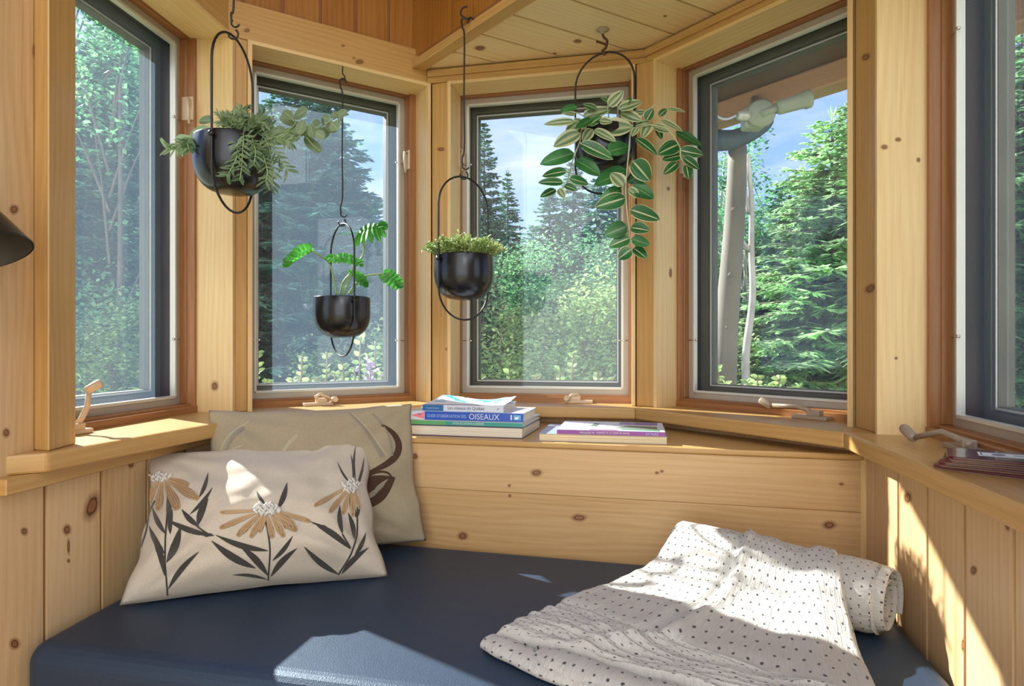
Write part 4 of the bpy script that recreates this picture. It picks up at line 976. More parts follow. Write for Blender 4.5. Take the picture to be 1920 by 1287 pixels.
# ================================================================ wall lamp at the left edge
M['lamp_black'] = plain('lamp_black', (.022, .024, .03), .28, .4); M['lamp_inside'] = plain('lamp_inside', (.05, .05, .05), .5)
lz = .93; lc = PX(-52, 476, lz); ax = Vector((-.34, .05, .94)).normalized()
lamp = thing('wall_lamp', W(-.86, .9, .16), 'black metal cone shaded wall lamp cut by the left edge of the frame', 'lamp')
mb = MB(); r0 = .074*S
mb.lathe(lc, [(r0, 0), (r0*1.02, .001), (r0, .003), (r0*.72, .040), (r0*.45, .072), (.018, .082), (.017, .105), (0, .106)], 48, axis=ax)
mb.lathe(lc, [(r0*.985, .0005), (r0*.70, .038), (r0*.43, .070), (0, .078)], 48, 1, axis=ax)
mb.build('lamp_shade', ['lamp_black', 'lamp_inside'], lamp)
mb = MB(); mb.lathe(lc, [(0, .02), (.012, .024), (.020, .036), (.018, .05), (.010, .066)], 20, axis=ax); mb.build('bulb', plain('bulb', (.8, .8, .78), .2), lamp)
wallp = W(-.8555, .80, .20)
mb = MB(); mb.tube([lc+ax*.10, lc+ax*.125, lc+ax*.125+Vector((-.03, -.05, .02)), wallp], .006, 10); mb.build('arm', 'lamp_black', lamp)
mb = MB(); mb.lathe(wallp, [(.0, .012), (.036, .010), (.042, 0.0), (.042, -.02)], 30, axis=FC[0].Nn); mb.build('wall_plate', 'lamp_black', lamp)
# ================================================================ knots where the boards show them
def knotmat():
    m = bpy.data.materials.new('knot'); m.use_nodes = True; nt = m.node_tree; nt.nodes.clear()
    o = nt.nodes.new('ShaderNodeOutputMaterial'); b = nt.nodes.new('ShaderNodeBsdfPrincipled'); b.inputs['Roughness'].default_value = .4
    t = N(nt, 'ShaderNodeTexCoord'); s_ = N(nt, 'ShaderNodeSeparateXYZ'); Lk(nt, t.outputs['UV'], s_.inputs[0])
    n = N(nt, 'ShaderNodeTexNoise', i_Scale=90, i_Detail=3); Lk(nt, t.outputs['Object'], n.inputs['Vector'])
    a = N(nt, 'ShaderNodeMath', operation='MULTIPLY_ADD'); a.inputs[1].default_value = .22; Lk(nt, n.outputs['Fac'], a.inputs[0]); Lk(nt, s_.outputs['X'], a.inputs[2])
    c = ramp(nt, [(.10, (.20, .085, .035)), (.34, (.34, .15, .06)), (.46, (.07, .025, .012)), (.56, (.30, .14, .06)), (.75, (.36, .18, .08))]); Lk(nt, a.outputs[0], c.inputs[0]); Lk(nt, c.outputs[0], b.inputs['Base Color'])
    al = ramp(nt, [(.44, (.95,)*3), (.60, (.45,)*3), (.95, (0,)*3)]); Lk(nt, a.outputs[0], al.inputs[0])
    tr = N(nt, 'ShaderNodeBsdfTransparent'); mx = N(nt, 'ShaderNodeMixShader'); Lk(nt, al.outputs[0], mx.inputs[0]); Lk(nt, tr.outputs[0], mx.inputs[1]); Lk(nt, b.outputs[0], mx.inputs[2]); Lk(nt, mx.outputs[0], o.inputs[0]); return m
M['knot'] = knotmat()
def knots(owner, p0, nrm, items, parent):
    """knots in the board surface through p0 with normal nrm; each is (pixel u, v, half width, half height, tilt)"""
    mb = MB(); nrm = Vector(nrm).normalized(); e = Vector((0, 0, EYE))
    def hit(u, v):
        d = Vector(((u-960)/F, 1, (650.1-v)/F)); k = (Vector(p0)-e).dot(nrm)/d.dot(nrm); return e + d*k
    for it in items:
        u, v, a, b = it[:4]; th = math.radians(it[4]) if len(it) > 4 else 0; c = hit(u, v) + nrm*.0005; n = 20; b0 = len(mb.v)
        a *= 1.55; b *= 1.55
        mb.v.append(tuple(c))
        for i in range(n):
            t = i*2*math.pi/n; x, y = a*math.cos(t), b*math.sin(t); x, y = x*math.cos(th)-y*math.sin(th), x*math.sin(th)+y*math.cos(th)
            mb.v.append(tuple(hit(u+x, v+y)+nrm*.0005))
        for i in range(n): mb.f.append((b0, b0+1+i, b0+1+(i+1) % n)); mb.uv.append([(0, 0), (1, 0), (1, 0)]); mb.mi.append(0); mb.sm.append(False)
    o = mb.build('knots', 'knot'); o.parent = parent
    o.matrix_parent_inverse = Matrix.Translation(parent.location).inverted(); return o
OB = bpy.data.objects
knots('ledge', W(LB[0], LB[1], -.3), (ln.x, ln.y, 0), [(1006, 887, 11, 7), (1086, 971, 14, 7), (868, 1005, 10, 8), (1555, 985, 13, 8), (778, 856, 6, 6), (1232, 887, 4, 3), (1241, 884, 4, 3), (955, 911, 3, 3), (956, 930, 3, 3), (1578, 908, 5, 3)], ledge)
wall_k = lambda f, t: (W(*f.at(.3, t), 0), tuple(f.Nn))
p_, n_ = wall_k(FC[0], .1500); knots('', p_, n_, [(26, 393, 9, 9), (11, 812, 7, 9), (45, 997, 7, 8), (125, 994, 8, 11), (172, 950, 13, 27, 20), (27, 1208, 10, 11), (128, 1052, 3, 4), (245, 870, 6, 9), (66, 95, 6, 15), (128, 1025, 3, 16)], OB['wall_left'])
p_, n_ = wall_k(FC[4], .1282); knots('', p_, n_, [(1702, 934, 8, 12), (1826, 1070, 6, 9), (1890, 985, 5, 12), (1806, 1210, 4, 16)], OB['wall_right'])
f = FC[0]; knots('', f.P(f.w+f.gr, .08, 0), tuple(-f.D), [(403, 724, 7, 9)], WIN[0])
f = FC[1]; knots('', f.P(.2, .1318, 0), tuple(f.Nn), [(674, 116, 8, 5), (663, 109, 3, 2), (643, 86, 4, 2), (463, 57, 6, 4)], OB['beam.001'])
f = FC[2]; q0, q1 = Vector((*FR(FC[1]), 0)), Vector((*FL(FC[2]), 0)); dq = (q1-q0).normalized(); nq = Vector((dq.y, -dq.x, 0)); qq = q0 - nq*.006
knots('', W(qq.x, qq.y, 0), tuple(nq), [(827, 280, 7, 4), (838, 655, 3, 3)], OB['trim_2'])
q0, q1 = Vector((*FR(FC[3]), 0)), Vector((*FL(FC[4]), 0)); dq = (q1-q0).normalized(); nq = Vector((dq.y, -dq.x, 0)); qq = q0 - nq*.006
knots('', W(qq.x, qq.y, 0), tuple(nq), [(1624, 107, 9, 6, -35), (1633, 541, 8, 12, 60)], OB['trim_4'])
f = FC[4]; knots('', f.P(-f.gl, .08, 0), tuple(f.D), [(1658, 276, 7, 5), (1684, 262, 6, 4), (1680, 672, 3, 3), (1722, 300, 4, 5)], WIN[4])
f = FC[3]; knots('', f.P(-f.gl, .08, 0), tuple(f.D), [(1253, 354, 3, 4), (1257, 512, 3, 10)], WIN[3])
knots('', Vector((0, 0, Z(.900)-.0002)), (0, 0, -1), [(900, 90, 11, 5), (1083, 77, 8, 4), (846, 97, 8, 3), (1040, 100, 4, 2), (1247, 30, 4, 2)], OB['ceiling'])
# ================================================================ leaves
def leafmat(name, c1, c2, trans=.35, rough=.45, stripes=None, vein=None, isl=0.0):
    m = bpy.data.materials.new(name); m.use_nodes = True; nt = m.node_tree; nt.nodes.clear()
    o = nt.nodes.new('ShaderNodeOutputMaterial'); b = nt.nodes.new('ShaderNodeBsdfPrincipled'); b.inputs['Roughness'].default_value = rough
    tr = N(nt, 'ShaderNodeBsdfTranslucent'); mx = N(nt, 'ShaderNodeMixShader'); mx.inputs[0].default_value = trans
    t = N(nt, 'ShaderNodeTexCoord'); n = N(nt, 'ShaderNodeTexNoise', i_Scale=11, i_Detail=3); Lk(nt, t.outputs['Object'], n.inputs['Vector'])
    oi = N(nt, 'ShaderNodeObjectInfo'); ad = N(nt, 'ShaderNodeMath', operation='MULTIPLY_ADD'); ad.inputs[1].default_value = .25; Lk(nt, oi.outputs['Random'], ad.inputs[0]); 
    sb = N(nt, 'ShaderNodeMath', operation='SUBTRACT'); sb.inputs[1].default_value = .125; Lk(nt, n.outputs['Fac'], sb.inputs[0]); Lk(nt, sb.outputs[0], ad.inputs[2])
    r = ramp(nt, [(.36, c1), (.64, c2)]); Lk(nt, ad.outputs[0], r.inputs[0]); col = r.outputs[0]
    if stripes or vein:
        s = N(nt, 'ShaderNodeSeparateXYZ'); Lk(nt, t.outputs['UV'], s.inputs[0])
        if stripes:
            n2 = N(nt, 'ShaderNodeTexNoise', i_Scale=5, i_Detail=2); Lk(nt, t.outputs['Object'], n2.inputs['Vector'])
            a = N(nt, 'ShaderNodeMath', operation='MULTIPLY_ADD'); a.inputs[1].default_value = .10; Lk(nt, n2.outputs['Fac'], a.inputs[0]); Lk(nt, s.outputs['X'], a.inputs[2])
            rr = ramp(nt, stripes); Lk(nt, a.outputs[0], rr.inputs[0])
        else: rr = ramp(nt, vein); Lk(nt, s.outputs['X'], rr.inputs[0])
        m2_ = N(nt, 'ShaderNodeMix', data_type='RGBA'); Lk(nt, rr.outputs[0], m2_.inputs['Factor']); Lk(nt, col, m2_.inputs['A']); m2_.inputs['B'].default_value = (.62, .68, .42, 1) if stripes else (*[min(1, x*1.9) for x in c2], 1)
        col = m2_.outputs['Result']
    if isl:
        ge = N(nt, 'ShaderNodeNewGeometry'); mr = N(nt, 'ShaderNodeMapRange'); mr.inputs['To Min'].default_value = 1-isl; mr.inputs['To Max'].default_value = 1+isl*.75; Lk(nt, ge.outputs['Random Per Island'], mr.inputs['Value'])
        big = N(nt, 'ShaderNodeTexNoise', i_Scale=1.5, i_Detail=3); Lk(nt, t.outputs['Object'], big.inputs['Vector']); m3 = N(nt, 'ShaderNodeMapRange'); m3.inputs['From Min'].default_value = .35; m3.inputs['From Max'].default_value = .65; m3.inputs['To Min'].default_value = .6; m3.inputs['To Max'].default_value = 1.35; Lk(nt, big.outputs['Fac'], m3.inputs['Value'])
        mm = N(nt, 'ShaderNodeMath', operation='MULTIPLY'); Lk(nt, mr.outputs[0], mm.inputs[0]); Lk(nt, m3.outputs[0], mm.inputs[1])
        vm = N(nt, 'ShaderNodeVectorMath', operation='SCALE'); Lk(nt, col, vm.inputs[0]); Lk(nt, mm.outputs[0], vm.inputs['Scale']); col = vm.outputs[0]
    Lk(nt, col, b.inputs['Base Color']); Lk(nt, col, tr.inputs[0]); Lk(nt, b.outputs[0], mx.inputs[1]); Lk(nt, tr.outputs[0], mx.inputs[2]); Lk(nt, mx.outputs[0], o.inputs[0])
    return m
K, Wt = (0, 0, 0), (1, 1, 1)
M['wander'] = leafmat('wander', (.02, .14, .04), (.07, .30, .09), .3, .3, [(0, Wt), (.07, Wt), (.10, K), (.50, K), (.53, Wt), (.59, Wt), (.62, K), (.84, K), (.86, (.5,)*3), (.88, K), (.985, K), (1, Wt)])
M['wander_green'] = leafmat('wander_green', (.02, .13, .035), (.08, .32, .10), .3, .3, [(0, (.6,)*3), (.05, K), (.53, K), (.55, (.8,)*3), (.57, K), (1, K)])
M['wander_pale'] = leafmat('wander_pale', (.10, .22, .10), (.22, .38, .18), .35, .4, [(0, Wt), (.22, Wt), (.28, K), (.5, (.4,)*3), (.55, Wt), (.66, (.5,)*3), (.75, K), (.88, K), (.92, Wt), (1, Wt)])
M['eucalyptus'] = leafmat('eucalyptus', (.10, .17, .10), (.22, .32, .19), .35, .5, vein=[(0, K), (.47, K), (.49, Wt), (.51, Wt), (.53, K), (1, K)])
M['rosemary'] = leafmat('rosemary', (.06, .13, .06), (.22, .32, .17), .2, .5)
M['philo'] = leafmat('philo', (.02, .17, .02), (.09, .42, .06), .4, .3, vein=[(0, K), (.46, K), (.49, Wt), (.51, Wt), (.54, K), (1, K)])
M['tinyleaf'] = leafmat('tinyleaf', (.22, .34, .09), (.55, .62, .28), .3, .5)
M['stem_green'] = plain('stem_green', (.22, .36, .14), .5); M['stem_pale'] = plain('stem_pale', (.50, .55, .36), .5); M['soil'] = plain('soil', (.02, .015, .01), .9, bump=.8, bscale=120)
def leaf(mb, base, tip, w, nrm, fold=.25, curl=.15, ns=7, mi=0, pw=.66, peak=.40, tipx=1.0):
    base, tip = Vector(base), Vector(tip); d = tip-base; L = d.length; d.normalize(); n = Vector(nrm); n = (n-d*n.dot(d)).normalized(); s = d.cross(n)
    b0 = len(mb.v); nw = 4
    for i in range(ns+1):
        t = i/ns; tw = t**(math.log(.5)/math.log(peak)); ww = w/2*max(0, math.sin(math.pi*tw))**pw
        if i in (0, ns): ww = w*.008
        for j in range(nw+1):
            k = j/nw*2-1
            p = base + d*(L*t) + s*(ww*k) + n*(-curl*L*(t*t) + curl*L*t*.4 + fold*abs(k)*ww)
            mb.v.append(tuple(p))
    for i in range(ns):
        for j in range(nw):
            a = b0+i*(nw+1)+j; mb.f.append((a, a+1, a+nw+2, a+nw+1))
            mb.uv.append([(j/nw, i/ns), ((j+1)/nw, i/ns), ((j+1)/nw, (i+1)/ns), (j/nw, (i+1)/ns)]); mb.mi.append(mi); mb.sm.append(True)
def curve(pts, n=8):
    P = [Vector(p) for p in pts]; out = []
    for i in range(len(P)-1):
        p0, p1, p2, p3 = P[max(i-1, 0)], P[i], P[i+1], P[min(i+2, len(P)-1)]
        for k in range(n):
            t = k/n; out.append(.5*((2*p1)+(p2-p0)*t+(2*p0-5*p1+4*p2-p3)*t*t+(3*p1-p0-3*p2+p3)*t**3))
    out.append(P[-1]); return out
# ================================================================ hanging planters
D_ = .167*S
def planter(u, vtop, z, ang, label, rf=.556):
    """ang: direction of the ring plane on plan, degrees from the picture's right, towards the back"""
    top = PX(u, vtop, z); H = .400*S; rw = .0875*S; rim = top.z - rf*H; r = D_/2
    root = thing('hanging_planter', Vector((top.x, top.y, rim)), label, 'planter', 'black hanging planters')
    c = Vector((top.x, top.y, rim)); a = math.radians(ang); dx = Vector((math.cos(a), math.sin(a), 0))
    mb = MB(); h = .122*S
    prof = [(r*.965, -.002), (r*.985, .0008), (r, -.001), (r, -.4*h)]
    for i in range(1, 15):
        t = i/14*math.pi/2; prof.append((r*math.cos(t)**.62 if i < 14 else 0, -.4*h - .6*h*math.sin(t)**1.0))
    prof += [];
    inner = [(r*.965, -.002), (r*.965, -.4*h), (r*.6, -.8*h), (0, -.9*h)]
    mb.lathe(c, prof, 56); mb.lathe(c, inner[::-1], 56)
    mb.build('pot', 'pot', root)
    mb = MB(); mb.lathe(c, [(0, -.012), (r*.95, -.014)], 30); mb.build('soil', 'soil', root)
    mb = MB(); path = []
    n = 16; Hs = H-2*rw
    for i in range(n+1): t = math.pi*i/n; path.append(top + dx*(rw*math.cos(t)) + UP*(rw*math.sin(t)-rw))
    for i in range(1, 10): path.append(top - dx*rw + UP*(-rw-Hs*i/10))
    for i in range(n+1): t = math.pi+math.pi*i/n; path.append(top + dx*(rw*math.cos(t)) + UP*(rw*math.sin(t)-rw-Hs))
    for i in range(1, 10): path.append(top + dx*rw + UP*(-rw-Hs+Hs*i/10))
    mb.tube(path, .0024, 8, closed=True); mb.build('wire_hoop', 'iron', root)
    for sg in (1, -1):
        mb = MB(); q = c + dx*(sg*r) - UP*.011; mb.lathe(q, [(0, -.004), (.0035, -.003), (.0035, .003), (.0055, .0045), (.0055, .008), (0, .009)], 12, axis=dx*sg); mb.build('hoop_screw', 'iron', root)
    return dict(root=root, top=top, rim=c, r=r, dx=dx)
P1 = planter(437.5, 68, 1.455, 84.5, 'largest looking black hanging planter at the left, holding eucalyptus and rosemary sprigs', .592)
P2 = planter(641.5, 420, 1.93, 128, 'black hanging planter in front of the centre left window with a lobed leaf plant')
P3 = planter(870, 332, 1.79, 42.5, 'black hanging planter with a low cushion of tiny pale leaves')
P4 = planter(1133, 99, 1.815, 153, 'black hanging planter on the right under trailing striped leaves')
def hookring(mb, p, r, a0, a1, dx, rad=.0019, n=10):
    mb.tube([p + dx*(r*math.cos(math.radians(a0+(a1-a0)*i/n))) + UP*(r*math.sin(math.radians(a0+(a1-a0)*i/n))) for i in range(n+1)], rad, 7)
# rod over planter 1
X = Vector((1, 0, 0))
def rod(P, topz, label, wob=.004, dxs=X):
    t = P['top']; r_ = thing('hanging_rod', Vector((t.x, t.y, topz)), label, 'hook', 'black rods and hooks holding the planters')
    mb = MB(); lo = t.z + .010
    hookring(mb, Vector((t.x, t.y, t.z+.004)), .0095, -200, 60, dxs)
    hookring(mb, Vector((t.x+.004*dxs.x, t.y, t.z+.026)), .008, -20, -230, dxs)
    pts = [Vector((t.x-.0035, t.y, t.z+.026)), Vector((t.x-.004, t.y, t.z+.045)), Vector((t.x+.001, t.y, t.z+.075)), Vector((t.x, t.y, (t.z+topz)/2)), Vector((t.x+.001, t.y, topz-.05)), Vector((t.x-.004, t.y, topz-.025)), Vector((t.x-.006, t.y, topz-.010))]
    mb.tube(curve(pts, 6), .0021, 8)
    hookring(mb, Vector((t.x+.002, t.y, topz-.010)), .008, 180, -30, dxs, .0023)
    mb.build('rod', 'iron', r_)
    return r_
def cuphook(p, label, name='ceiling_hook', mat='iron'):
    pass
q1 = rod(P1, Z(1.5)-.015, 'black rod rising out of the frame above the left planter')
mb = MB(); t = P1['top']; mb.lathe(Vector((t.x, t.y, Z(1.5))), [(.012, 0), (.012, -.004), (0, -.005)], 20); mb.tube([Vector((t.x, t.y, Z(1.5))), Vector((t.x+.002, t.y, Z(1.5)-.02))], .002, 8); mb.build('ceiling_plate', 'iron', q1)
zt2 = PX(641, 146, 1.93).z
q2 = rod(P2, zt2, 'thin black rod from the window head down to the lobed leaf planter')
mb = MB(); h = PX(643, 158, 1.93); t = P2['top']
mb.tube(curve([Vector((t.x+.002, t.y, Z(.846)+.004)), Vector((t.x+.001, t.y, zt2+.012)), Vector((t.x+.007, t.y, zt2+.003)), Vector((t.x+.004, t.y, zt2-.006)), Vector((t.x-.001, t.y, zt2-.003))], 5), .0017, 7)
mb.build('screw_hook', 'iron', q2)
zt3 = PX(873, 40, 1.79).z
q3 = rod(P3, zt3+.01, 'black rod hooked on the loft edge board above the tiny leaf planter')
mb = MB(); t = P3['top']
ep = Vector(fa)+fd*.318+fn*.010; e3 = W(ep.x, ep.y, .912)
mb.tube(curve([e3+Vector((.004, .006, .0)), e3+Vector((-.006, -.002, .004)), Vector((t.x+.012, t.y+.003, zt3+.008)), Vector((t.x+.008, t.y, zt3+.003)), Vector((t.x+.001, t.y, zt3+.008)), Vector((t.x-.008, t.y, zt3+.018)), Vector((t.x-.003, t.y, zt3+.032)), Vector((t.x+.008, t.y, zt3+.036))], 5), .0022, 7)
mb.build('screw_hook', 'iron', q3)
q4 = thing('ceiling_hook', Vector((P4['top'].x, P4['top'].y, Z(.90))), 'short rusty hook screwed into the board ceiling over the trailing plant', 'hook', 'black rods and hooks holding the planters')
M['rust'] = plain('rust', (.075, .032, .022), .6)
mb = MB(); t = P4['top']; b = Vector((t.x-.004, t.y, Z(.90)))
mb.lathe(b, [(0, .001), (.016, .0005), (.015, -.003), (.006, -.007), (.003, -.012), (0, -.012)], 22); mb.build('hook_plate', 'hardware_dark', q4)
mb = MB(); mb.tube(curve([b+UP*-.006, b+Vector((.002, 0, -.018)), b+Vector((.011, 0, -.028)), b+Vector((.008, 0, -.044)), b+Vector((.003, 0, -.05)), t+Vector((-.004, 0, .004)), t+Vector((0, 0, -.004)), t+Vector((.005, 0, .001))], 5), [.0032]*36, 8)
mb.tube(curve([b+Vector((-.013, 0, -.030)), b+Vector((-.004, 0, -.033)), b+Vector((.007, 0, -.037))], 4), .0025, 7); mb.lathe(b+Vector((-.014, 0, -.030)), [(0, -.003), (.004, 0), (0, .003)], 10, axis=X)
mb.build('hook', 'rust', q4)

# ---------------- trailing striped plant (planter 4)
cw = lambda x, y, dz=0.0: PX(1000+x/3.785, 160+y/3.785, 1.815+dz)
pl4 = thing('trailing_plant', P4['rim'], 'trailing plant with green and cream striped leaves spilling from the right planter', 'plant', 'plants in the hanging planters')
LV = [((290,480),(50,555),82),((335,340),(140,430),92),((295,255),(75,272),46),((240,610),(60,640),62),((215,690),(35,685),56),((160,740),(50,790),46),((180,735),(222,800),46),((220,710),(315,745),50),((255,660),(395,700),56),
((300,530),(475,630),88),((330,410),(570,520),78),((525,475),(682,425),92),((430,315),(590,395),56),((420,310),(350,402),60),((500,310),(708,290),110),((380,300),(290,235),56),((385,290),(487,215),56),((350,220),(550,165),72),((530,150),(640,38),62),
((600,170),(775,110),62),((620,190),(772,250),62),((310,150),(190,180),40),((300,210),(200,195),30),((800,250),(850,165),62),((830,265),(770,372),62),((830,268),(700,290),52),((850,290),(970,325),62),((870,300),(915,382),50),((905,245),(1065,325),42),((950,165),(1085,185),28),((890,220),(950,165),42),
((1010,330),(1200,430),60),((725,375),(882,488),64),((1035,420),(885,485),88),((1040,460),(1207,492),66),((1050,500),(915,525),60),((1060,510),(1180,592),58),((1025,550),(925,628),62),((1085,565),(1108,668),66),((670,605),(430,700),112),((640,715),(550,620),84),((705,535),(830,680),104),
((800,610),(670,690),92),((700,715),(858,800),92),((670,735),(760,797),56),((625,735),(468,822),74),((655,800),(438,862),92),((685,880),(902,952),84),((665,1000),(508,1062),90),((690,1010),(828,1030),76),((685,1085),(538,1142),76),((695,1090),(828,1132),60),((695,1165),(602,1232),74),((710,1155),(808,1226),66),
((450,170),(350,130),40),((560,130),(480,90),36),((640,150),(700,90),44),((470,250),(560,260),50),((420,240),(300,300),50),((640,230),(590,320),50),((740,300),(700,360),40),((700,200),(820,190),40),((330,270),(230,330),60)]
mb = MB(); rr = random.Random(4)
for i, (a, b, w) in enumerate(LV):
    dz = -.085 + rr.uniform(-.03, .02)
    if a[1] < 240: dz = rr.uniform(-.08, .02)
    if a[0] > 780: dz = rr.uniform(-.05, 0)
    A_, B_ = cw(*a, dz), cw(*b, dz+rr.uniform(-.03, .012))
    d = (B_-A_).normalized(); n = Vector((rr.uniform(-.3, .3), -1, rr.uniform(.0, .55)))
    pale = (a[1] < 330 and rr.random() < .55) or w > 108 and False or i in (1, 6, 13, 15, 40, 44, 28, 24)
    leaf(mb, A_, B_, w/3.785/F*1.8*S*1.30, n, .22, .10, 9, 1 if pale else (2 if rr.random() < .38 else 0), .62, .40)
mb.build('leaves', ['wander', 'wander_pale', 'wander_green'], pl4)
mb = MB()
for pts in ([(430, 280, 0), (350, 300, -.06), (330, 400, -.075), (280, 530, -.07), (235, 700, -.06), (180, 740, -.06)], [(690, 290, -.05), (680, 440, -.10), (665, 600, -.09), (655, 740, -.08), (665, 900, -.08), (682, 1040, -.07), (695, 1165, -.07)],
            [(600, 250, 0), (750, 280, -.04), (860, 285, -.05), (960, 320, -.04), (1040, 440, -.03), (1045, 510, -.03), (1090, 570, -.03)], [(700, 280, -.03), (790, 200, -.04), (860, 140, -.03), (850, 160, -.03)], [(480, 260, 0), (400, 290, -.05), (345, 310, -.07), (335, 250, -.06)],
            [(540, 250, 0), (530, 150, -.02), (580, 60, -.02)], [(560, 250, -.02), (640, 200, -.03), (740, 170, -.02)], [(420, 250, 0), (320, 200, -.03), (220, 180, -.03)]):
    mb.tube(curve([cw(*p) for p in pts], 6), .0016, 6)
mb.build('stems', 'stem_pale', pl4)

# ---------------- lobed-leaf plant (planter 2)
cp = lambda x, y, dz=0.0: PX(520+x/4.768, 390+y/4.768, 1.93+dz)
pl2 = thing('lobed_leaf_plant', P2['rim'], 'bright green plant with a few deeply lobed leaves on long stalks', 'plant', 'plants in the hanging planters')
def lobed(mb, base, tip, hw, nrm, nl=7, lo=1.0, hi=1.0, arch=.1):
    base, tip = Vector(base), Vector(tip); d = tip-base; L = d.length; d.normalize(); n = Vector(nrm); n = (n-d*n.dot(d)).normalized(); s = d.cross(n)
    mid = lambda t: base + d*(L*t) + n*(arch*L*math.sin(math.pi*t))
    for sg, k in ((1, hi), (-1, lo)):
        for i in range(nl):
            t = .02+.93*i/(nl-1); ln_ = hw*k*math.sin(math.pi*min(1, .22+.72*t))**.7*(1 if i < nl-1 else .8); back = (.35-.9*t)
            p = mid(t); q = p + s*(sg*ln_*.95) + d*(ln_*(-back)) + n*(.22*ln_*math.sin(i)-.1*ln_)
            leaf(mb, p-(q-p)*.12, q, L/nl*1.55, n, .35, .18, 6, 0, .6, .55)
    leaf(mb, mid(.72), tip+d*L*.10, L*.30, n, .3, .1, 6, 0)
    # blade round the midrib
    leaf(mb, base-d*L*.04, tip, hw*.42, n, .2, -.25*arch, 8, 0, .6)
mb = MB()
lobed(mb, cp(300, 372), cp(70, 515, -.03), 78/4.768/F*1.93*S, (.5, -.75, .5), 8, .45, 1.25, .12)
lobed(mb, cp(735, 232), cp(965, 150, -.03), 150/4.768/F*1.93*S, (.2, -.8, .55), 7, .55, 1.2, .05)
leaf(mb, cp(740, 232), cp(512, 235, .03), .012, (0, -.5, 1), .3, .05)
lobed(mb, cp(700, 478), cp(440, 455, .0), 75/4.768/F*1.93*S, (0, -.8, .6), 7, 1.0, .9, .14)
lobed(mb, cp(700, 478), cp(760, 520, -.02), 50/4.768/F*1.93*S, (0, -.8, .6), 4)
lobed(mb, cp(958, 590), cp(1110, 705, -.02), 95/4.768/F*1.93*S, (-.2, -.8, .5), 7, .9, .9, .08)
lobed(mb, cp(715, 590), cp(800, 700, -.03), 62/4.768/F*1.93*S, (.1, -.8, .5), 5, .8, 1, .05)
lobed(mb, cp(700, 600), cp(640, 560, 0), 35/4.768/F*1.93*S, (.1, -.8, .5), 4)
mb.build('leaves', 'philo', pl2)
mb = MB()
for pts in ([(530, 775), (505, 640), (465, 500), (380, 425), (285, 380)], [(575, 775), (620, 640), (690, 530), (760, 430), (775, 340), (735, 240)], [(600, 775), (650, 640), (690, 560), (700, 480)], [(635, 775), (700, 680), (760, 620), (850, 598), (958, 590)], [(560, 775), (590, 660), (660, 590), (700, 600)], [(655, 770), (700, 700), (725, 640), (720, 595)]):
    mb.tube(curve([cp(*p) for p in pts], 6), .0024, 7)
mb.build('stalks', 'stem_green', pl2)

# ---------------- tiny-leaf cushion (planter 3)
pl3 = thing('tiny_leaf_plant', P3['rim'], 'low mound of tiny pale green leaves filling the middle planter', 'plant', 'plants in the hanging planters')
mb = MB(); ms = MB(); rr = random.Random(9); c = P3['rim']; r = P3['r']
for i in range(300):
    a = rr.uniform(0, 2*math.pi); q = math.sqrt(rr.random()); p0 = c + Vector((math.cos(a), math.sin(a), 0))*(q*r*.9) - UP*.008
    h = (.036+.030*rr.random()) * (1-.45*q); out = Vector((math.cos(a), math.sin(a), 0))*(q*rr.uniform(.3, 1.2)*r*.48)
    if rr.random() < .05: h *= 1.35
    p1 = p0 + UP*h + out + Vector((rr.uniform(-.006, .006), rr.uniform(-.006, .006), 0)); pm = (p0+p1)/2 + UP*.006
    path = curve([p0, pm, p1], 4); ms.tube(path, .0006, 4)
    for j in range(2, len(path)):
        for _ in range(3):
            d = Vector((rr.uniform(-1, 1), rr.uniform(-1, 1), rr.uniform(-.3, .8))).normalized(); L = rr.uniform(.005, .0095)
            leaf(mb, path[j], path[j]+d*L, L*.7, (rr.uniform(-1, 1), rr.uniform(-1, 0), 1), .2, .1, 3, 0)
mb.build('leaves', 'tinyleaf', pl3); ms.build('stems', 'stem_green', pl3)

# ---------------- eucalyptus and rosemary sprigs (planter 1)
ce = lambda x, y, dz=0.0: PX(300+x/5.3615, 180+y/5.3615, 1.455+dz)
pl1 = thing('sprig_arrangement', P1['rim'], 'eucalyptus and rosemary sprigs spreading from the left planter', 'plant', 'plants in the hanging planters')
mb = MB()
def oval(x0, y0, x1, y1, w, dz=0, dz1=None, mi=0):
    A_, B_ = ce(x0, y0, dz), ce(x1, y1, dz if dz1 is None else dz1); leaf(mb, A_, B_, w/5.3615/F*1.455*S*1.25, (rr.uniform(-.3, .3), -1, rr.uniform(.1, .6)), .12, .06, 8, mi, .5, .5)
for a in ((520, 330, 290, 400, 110, -.02), (540, 240, 385, 250, 110, .03), (555, 370, 310, 390, 90, 0), (355, 470, 150, 405, 80, -.05), (700, 270, 610, 270, 90, .0), (1060, 420, 1265, 390, 120, -.02), (1040, 400, 1230, 340, 110, .02), (1120, 440, 1250, 470, 90, -.03), (1230, 410, 1370, 380, 130, .02), (1180, 300, 1260, 420, 80, .02)): oval(*a)
ce2 = lambda x, y, dz=0.0: PX(460+x/4.29, 150+y/4.29, 1.455+dz)
def oval2(x0, y0, x1, y1, w, dz=0):
    leaf(mb, ce2(x0, y0, dz), ce2(x1, y1, dz+rr.uniform(-.02, .02)), w/4.29/F*1.455*S*1.2, (rr.uniform(-.3, .3), -1, rr.uniform(.0, .5)), .1, .05, 8, 0, .5, .55)
